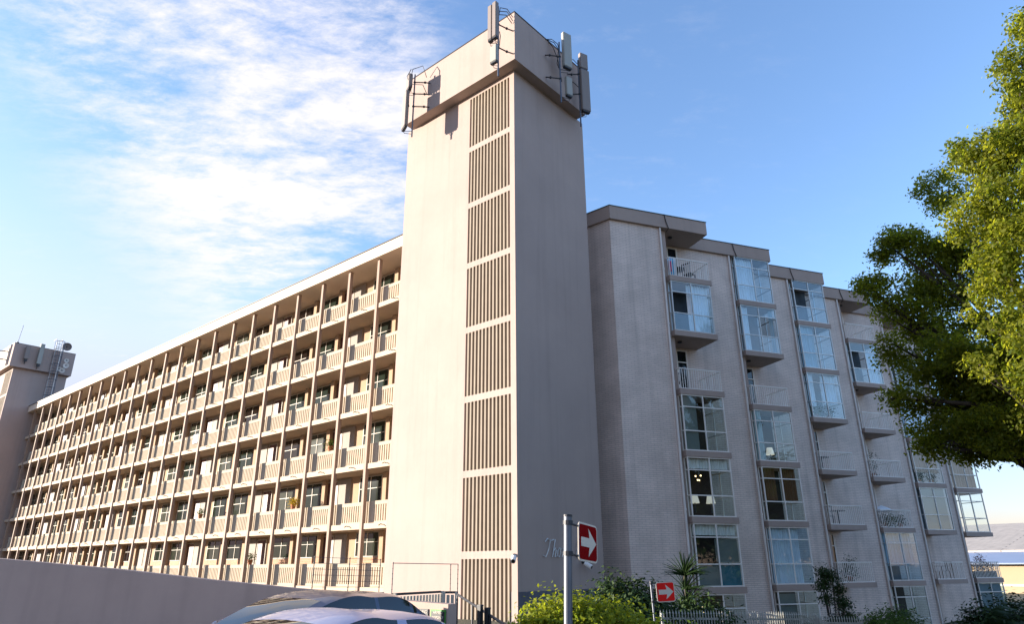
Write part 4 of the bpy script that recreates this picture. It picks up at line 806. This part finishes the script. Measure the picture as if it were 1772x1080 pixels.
# stepped dark rail in front of the fin screen
hr = thing('handrail', 'dark handrail sloping down across the foot of the fin screen', 'handrail', W(-1.2, 16.5), 0, shiftable=False); o = W(-1.2, 16.5)
m = MB(); m.tube([W(-1.25, 16.6, -.58) - o, W(0.0, 12.6, -1.0) - o], .025); m.build('rail', 'dark_metal', hr, shift=False)
for s in (.0, .33, .66, .98): m = MB(); a = W(-1.25, 16.6, -.58).lerp(W(0.0, 12.6, -1.0), s) - o; m.tube([a, a + Vector((0, 0, -1.0))], .02); m.build('baluster', 'dark_metal', hr, shift=False)
for i, (x, h_) in enumerate(((-.62, .0), (-.48, -.05))):
    t = thing('gate_post', ('left' if i == 0 else 'right') + ' one of two dark posts standing before the fin screen', 'post', W(x, 14, -2.0), 0, 'dark posts', shiftable=False); m = MB(); m.box(-.04, .04, -.04, .04, 0, 1.30 + h_); m.build('shaft', 'black_paint', t, shift=False); m = MB(); m.box(-.045, .045, -.045, .045, 1.302 + h_, 1.33 + h_); m.build('cap', 'dark_metal', t, shift=False)
ef = thing('electric_fence', 'thin electric fence wires and brackets above the garden wall and gate', 'electric fence', W(-3.2, 13.5), 0, shiftable=False); o = W(-3.2, 13.5)
posts = [(-3.55, 13.0, -.42), (-3.05, 13.6, -.44), (-2.62, 14.4, -.46), (-2.45, 14.9, -.52), (-1.45, 17.0, -.56), (-1.28, 17.0, -.56)]
for p in posts: m = MB(); a = W(*p) - o; m.tube([a, a + Vector((0, 0, .62))], .009, 5); [m.ball(tuple(a + Vector((0, 0, .1 + .1 * j))), .015, 5, 4) for j in range(6)]; m.build('bracket', 'dark_metal', ef, shift=False)
m = MB()
for j in range(6):
    for a, b in zip(posts[:3], posts[1:3]): m.tube([W(a[0], a[1], a[2] + .1 + .1 * j) - o, W(b[0], b[1], b[2] + .1 + .1 * j) - o], .0035, 4)
m.tube([W(-2.45, 14.9, .08) - o, W(-1.28, 17.0, .06) - o], .008, 5); m.tube([W(-2.45, 14.9, -.5) - o, W(-2.45, 14.9, .08) - o], .010, 5)
m.build('wires', 'galv', ef, shift=False)
# security notices
def text_mesh(txt, size, name, ma, parent, loc, rot):
    c = bpy.data.curves.new('t', 'FONT'); c.body = txt; c.size = size; c.align_x = 'CENTER'; c.align_y = 'CENTER'; c.extrude = .001; o = bpy.data.objects.new('t', c); COL.objects.link(o)
    bpy.context.view_layer.update(); me = bpy.data.meshes.new_from_object(o.evaluated_get(bpy.context.evaluated_depsgraph_get())); bpy.data.objects.remove(o)
    me.materials.clear(); me.materials.append(MATS[ma]); q = bpy.data.objects.new(name, me); COL.objects.link(q); q.parent = parent; q.location = loc; q.rotation_euler = rot; return q
pa, pb = W(-2.3, 13.0), W(-1.05, 12.0); wd = Vector((pb.x - pa.x, pb.y - pa.y, 0)).normalized(); ang = math.atan2(wd.y, wd.x); nn = Vector((wd.y, -wd.x, 0))
for j, (s, lab, ma, lines) in enumerate(((.62, 'black security notice with white words on the low wall', 'black_paint', ('WARNING', 'ARMED', 'RESPONSE', 'TEAM')), (.87, 'green and black security notice with white words on the low wall', 'green_paint', ('ARMED', 'RESPONSE')))):
    c = pa.lerp(pb, s) + nn * .012; c.z = EYE - .78
    t = thing('notice', lab, 'sign', c, ang, 'security notices on the low wall', shiftable=False); m = MB(); m.box(-.17, .17, -.006, .006, -.19 if j == 0 else -.12, .13); m.build('board', ma, t, shift=False)
    if j == 1: m = MB(); m.box(-.15, .15, -.009, -.0062, -.05, .10); m.build('panel', 'black_paint', t, shift=False)
    for q, l in enumerate(lines): text_mesh(l, .062 if len(l) < 8 else .055, 'writing', 'sign_white', t, (0, -.011, .085 - .075 * q), (R(90), 0, 0))

# ================================================================== arrow signs
def arrow_sign(base, h, s_w, s_h, yaw, lean, label, redm, side, arms, post_m='galv', r=.038):
    t = thing('arrow_sign', label, 'road sign', base, yaw, 'red one-way arrow signs', shiftable=False); t.rotation_euler = (0, lean, yaw)
    m = MB(); m.tube([(0, 0, 0), (0, 0, h)], r, 14); m.build('post', post_m, t, shift=False, smooth=False); m = MB(); m.tube([(0, 0, h), (0, 0, h + .02)], r * 1.08, 14); m.build('post_cap', 'dark_metal', t, shift=False)
    x0 = side; z1 = h - .01 if r > .03 else h - .01; z0 = z1 - s_h; y = -.02
    def rr(x0, x1, z0, z1, rad, y0, y1):
        pts = []
        for cx_, cz_, a0 in ((x1 - rad, z1 - rad, 0), (x0 + rad, z1 - rad, 90), (x0 + rad, z0 + rad, 180), (x1 - rad, z0 + rad, 270)):
            pts += [(cx_ + rad * math.cos(R(a0 + 15 * i)), cz_ + rad * math.sin(R(a0 + 15 * i))) for i in range(7)]
        n = len(pts); q = MB(); q.add([(p[0], y0, p[1]) for p in pts] + [(p[0], y1, p[1]) for p in pts], [tuple(range(n)), tuple(range(n, 2 * n))[::-1]] + [(i, n + i, n + (i + 1) % n, (i + 1) % n) for i in range(n)]); return q
    rr(x0, x0 + s_w, z0, z1, .05 * s_w / .45, -.004, .004).build('board', 'sign_white', t, shift=False)
    e = .018 * s_w / .45; rr(x0 + e, x0 + s_w - e, z0 + e, z1 - e, .035 * s_w / .45, -.0065, -.0042).build('red_face', redm, t, shift=False)
    a = [(.12, .38), (.56, .38), (.50, .13), (.92, .5), (.50, .87), (.56, .62), (.12, .62)]; n = len(a); q = MB()
    q.add([(x0 + s_w * p, -.0085, z0 + s_h * v) for p, v in a] + [(x0 + s_w * p, -.0067, z0 + s_h * v) for p, v in a], [tuple(range(n)), tuple(range(n, 2 * n))[::-1]] + [(i, n + i, n + (i + 1) % n, (i + 1) % n) for i in range(n)]); q.build('arrow', 'sign_white', t, shift=False)
    for zf in arms: m = MB(); z = z0 + s_h * zf; m.tube([(-.01, 0, z), (x0 + s_w * .2, .012, z)], .011, 6); m.tube([(0, 0, z - .02), (0, 0, z + .02)], r * 1.25, 12); m.build('clamp', 'dark_metal', t, shift=False)
    return t
CY = math.atan2(-.756, .6545)      # world heading of "level right"
b = W(.44, 6.5); arrow_sign((b.x, b.y, ground_z(b.x, b.y)), 2.13, .44, .355, CY + R(60), R(4.0), 'large red arrow sign on a galvanised pole in front of the tower', 'red_dark', .22, (.12, .88))
b = W(2.86, 15.0); arrow_sign((b.x, b.y, ground_z(b.x, b.y)), EYE - .31 - ground_z(b.x, b.y), .40, .38, CY + R(12), R(-2.0), 'small red arrow sign, coloured bright as if lit, on a thin pole before the brick building', 'red_lit', .10, (.05, .95), 'galv', .024)

# ================================================================== cars
def interp(x, xs, ys):
    return float(np.interp(x, xs, ys))
def smooth_profile(xs, ys, q):      # Catmull-Rom through stations
    xs = np.array(xs, float); ys = np.array(ys, float); m = np.gradient(ys, xs); q = np.asarray(q); i = np.clip(np.searchsorted(xs, q) - 1, 0, len(xs) - 2); h = xs[i + 1] - xs[i]; t = (q - xs[i]) / h
    return (2 * t**3 - 3 * t**2 + 1) * ys[i] + (t**3 - 2 * t**2 + t) * h * m[i] + (-2 * t**3 + 3 * t**2) * ys[i + 1] + (t**3 - t**2) * h * m[i + 1]
def car(name, label, loc, rz, Lh, Wd_, Ht, belt, hood, ws0, ws1, rw0, rw1, rear, paint, rails=False, suv=False):
    """x forward. ws0 = windscreen base, ws1 = its top, rw0 = rear window top, rw1 = its base"""
    t = thing(name, label, 'car', loc, rz, None, shiftable=False); hw = Wd_ / 2; f_, b_ = Lh / 2, -Lh / 2
    xs = np.linspace(b_, f_, 61)
    ztop = smooth_profile([b_, b_ + .15, rw1, ws0, ws0 + .5, f_ - .35, f_ - .08, f_], [.75, rear, belt, belt, hood, hood - .14, hood - .28, .45], xs)
    wid = smooth_profile([b_, b_ + .2, b_ + .8, 0, f_ - .9, f_ - .25, f_], [hw * .72, hw * .9, hw, hw, hw * .97, hw * .84, hw * .55], xs)
    P = []
    for x, zt, w in zip(xs, ztop, wid):
        row = [(-.80, .22), (-.97, .34), (-1.0, .58), (-.985, zt - .16), (-.93, zt - .04), (-.72, zt + .015), (-.38, zt + .035), (0, zt + .045)]
        row = [(x, w * a, max(.2, z)) for a, z in row]; P.append(row + [(x, -y, z) for (x, y, z) in row[-2::-1]])
    m = MB(); m.grid(P); m.add([p for p in P[0]], [tuple(range(len(P[0])))]); m.add([p for p in P[-1]], [tuple(range(len(P[-1])))[::-1]]); body = m.build('body', paint, t, shift=False, smooth=True)
    gx = np.linspace(rw1, ws0, 49); gz = smooth_profile([rw1, rw0, rw0 + .7, (rw0 + ws1) / 2 + .2, ws1, ws1 + (ws0 - ws1) * .5, ws0], [belt + .03, Ht - .09, Ht - .02, Ht, Ht - .06, belt + (Ht - belt) * .56, belt + .03], gx)
    def sect(x, z, k=1.0):
        h = max(0, (z - belt - .02) / (Ht - belt)); wb = hw * .945; wr = wb - .30 * h * (Ht - belt) / .5 * .55
        return [(x, -wb, belt - .01), (x, -(wb * .5 + wr * .5) - .01, belt + (z - belt) * .47), (x, -wr, max(belt, z - .055 * min(1, h * 2))), (x, -wr * .82, z - .018 * h), (x, -wr * .4, z + .005), (x, 0, z + .012)]
    def full(x, z): r_ = sect(x, z); return r_ + [(a, -b, c) for a, b, c in r_[-2::-1]]
    G = [full(x, z) for x, z in zip(gx, gz)]
    roof, screen, rearw, sg, pillar = MB(), MB(), MB(), MB(), MB(); bp = rw0 + .62 * (ws1 - rw0) - .25
    for i in range(len(G) - 1):
        xm = (gx[i] + gx[i + 1]) / 2
        for j in range(10):
            q = [G[i][j], G[i][j + 1], G[i + 1][j + 1], G[i + 1][j]]
            side = j in (0, 1, 8, 9); edge = j in (2, 7)
            if side:
                isp = abs(xm - bp) < .05 or xm > ws0 - .34 or xm < rw1 + .28 + (.15 if suv else .1) or abs(xm - (rw0 - .05)) < .05
                zt = max(a[2] for a in q)
                tgt = pillar if isp else sg
            elif ws1 + .06 < xm: tgt = pillar if edge else screen
            elif xm < rw0 - .04: tgt = pillar if edge else rearw
            else: tgt = roof
            tgt.add(q, [(0, 1, 2, 3)])
    def bld(mb_, n_, ma):
        o = mb_.build(n_, ma, t, shift=False, smooth=True, fix=False); bm = bmesh.new(); bm.from_mesh(o.data); bmesh.ops.remove_doubles(bm, verts=bm.verts, dist=.0005); bmesh.ops.recalc_face_normals(bm, faces=bm.faces); bm.to_mesh(o.data); bm.free(); return o
    def split(o):
        bm = bmesh.new(); bm.from_mesh(o.data); seen = set(); isl = []
        for f0 in bm.faces:
            if f0.index in seen: continue
            st = [f0]; seen.add(f0.index); cur = []
            while st:
                f = st.pop(); cur.append([v.co.copy() for v in f.verts])
                for v in f.verts:
                    for g in v.link_faces:
                        if g.index not in seen: seen.add(g.index); st.append(g)
            isl.append(cur)
        bm.free(); nm = o.name.split('.')[0]; nm = {'pillars': 'pillar', 'side_windows': 'side_window'}.get(nm, nm); ma = o.data.materials[0].name; bpy.data.objects.remove(o)
        for cur in isl:
            q = MB()
            for c in cur: q.add(c, [tuple(range(len(c)))])
            bld(q, nm, ma)
    bld(roof, 'roof', paint); split(bld(pillar, 'pillars', paint)); bld(screen, 'windscreen', 'car_glass'); bld(rearw, 'rear_window', 'car_glass'); split(bld(sg, 'side_windows', 'car_glass'))
    for sg_ in (-1, 1):
        if rails: m = MB(); m.tube([(x, sg_ * (abs(full(x, z)[2][1]) - .06), z + .035) for x, z in zip(gx, gz) if rw0 + .1 < x < ws1 - .1], .016, 6); m.build('roof_rail', 'chrome', t, shift=False)
        m = MB(); m.ball((ws0 - .42, sg_ * (hw + .10), belt + .07), .11, 10, 7, (.7, 1.1, .75)); m.tube([(ws0 - .42, sg_ * (hw - .06), belt + .02), (ws0 - .42, sg_ * (hw + .06), belt + .05)], .025); m.build('mirror', paint, t, shift=False, smooth=True)
        for xw in (f_ - .88, b_ + .85):
            w = MB(); w.tube([(xw, sg_ * (hw - .20), .33), (xw, sg_ * (hw + .01), .33)], .33, 22); wo_ = w.build('wheel', 'rubber', t, shift=False); w = MB(); w.tube([(xw, sg_ * (hw + .0), .33), (xw, sg_ * (hw + .02), .33)], .22, 16); w.build('rim', 'chrome', wo_, shift=False)
        m = MB(); m.ball((f_ - .22, sg_ * hw * .72, hood - .30), .14, 10, 7, (.9, 1.2, .55)); m.build('headlight', 'chrome', t, shift=False, smooth=True)
        m = MB(); m.ball((b_ + .12, sg_ * hw * .80, rear - .12), .12, 10, 7, (.5, .9, 1.2)); m.build('tail_light', 'red_dark', t, shift=False, smooth=True)
    for sx in (.25, -.35): m = MB(); a, b = Vector((ws0 + .02, sx, belt + .035)), Vector((ws0 - .28, sx - .45, belt + .16)); m.tube([a, b], .008, 4); m.build('wiper', 'plastic_black', t, shift=False)
    return t
def place(x, d, yaw_c): p = W(x, d); return (p.x, p.y, ground_z(p.x, p.y) + .01), CY + math.pi - yaw_c
loc, rz = place(-2.85, 9.9, R(-54)); car('suv', 'navy estate car behind the silver car, its windscreen reflecting the flats', loc, rz, 4.30, 1.80, 1.48, .97, .96, .95, .05, -1.30, -1.85, .98, 'car_navy', False, True)
loc, rz = place(-1.98, 7.05, R(-50)); car('hatchback', 'silver-lilac hatchback nearest the camera at the bottom edge', loc, rz, 4.2, 1.76, 1.40, .92, .92, .98, .10, -1.15, -1.75, .95, 'car_silver', False)

# ================================================================== far building on the right
fb = thing('industrial_building', 'sunlit cream building with pale sheeted roof far off at the right edge', 'building', W(60, 92, -3.5), CY - R(50), shiftable=False)
m = MB(); m.box(-10, 40, 0, 30, 0, 3.55); m.build('wall', 'yellow_wall', fb, shift=False)
m = MB(); m.add([(-11, 6, 5.2), (41, 6, 5.2), (41, 30, 9.6), (-11, 30, 9.6), (-11, 6, 5.0), (41, 6, 5.0), (41, 30, 3.6), (-11, 30, 3.6)], [(0, 1, 2, 3), (0, 4, 5, 1), (1, 5, 6, 2), (2, 6, 7, 3), (3, 7, 4, 0)]); m.build('roof', 'roof_sheet', fb, shift=False)
m = MB(); m.add([(-11, -1.2, 3.6), (41, -1.2, 3.6), (41, 6, 5.0), (-11, 6, 5.0), (-11, -1.2, 3.45), (41, -1.2, 3.45)], [(0, 1, 2, 3), (0, 4, 5, 1)]); m.build('awning', 'blue_roof', fb, shift=False)
m = MB(); m.box(-10, 40, -.15, -.01, .9, 1.15); m.build('band', 'roof_paint', fb, shift=False)
m = MB(); m.box(26, 28.6, -.08, -.01, 1.4, 3.1); m.build('window', 'gallery_glass', fb, shift=False)

for o in bpy.data.objects:
    if '_o' in o: del o['_o']
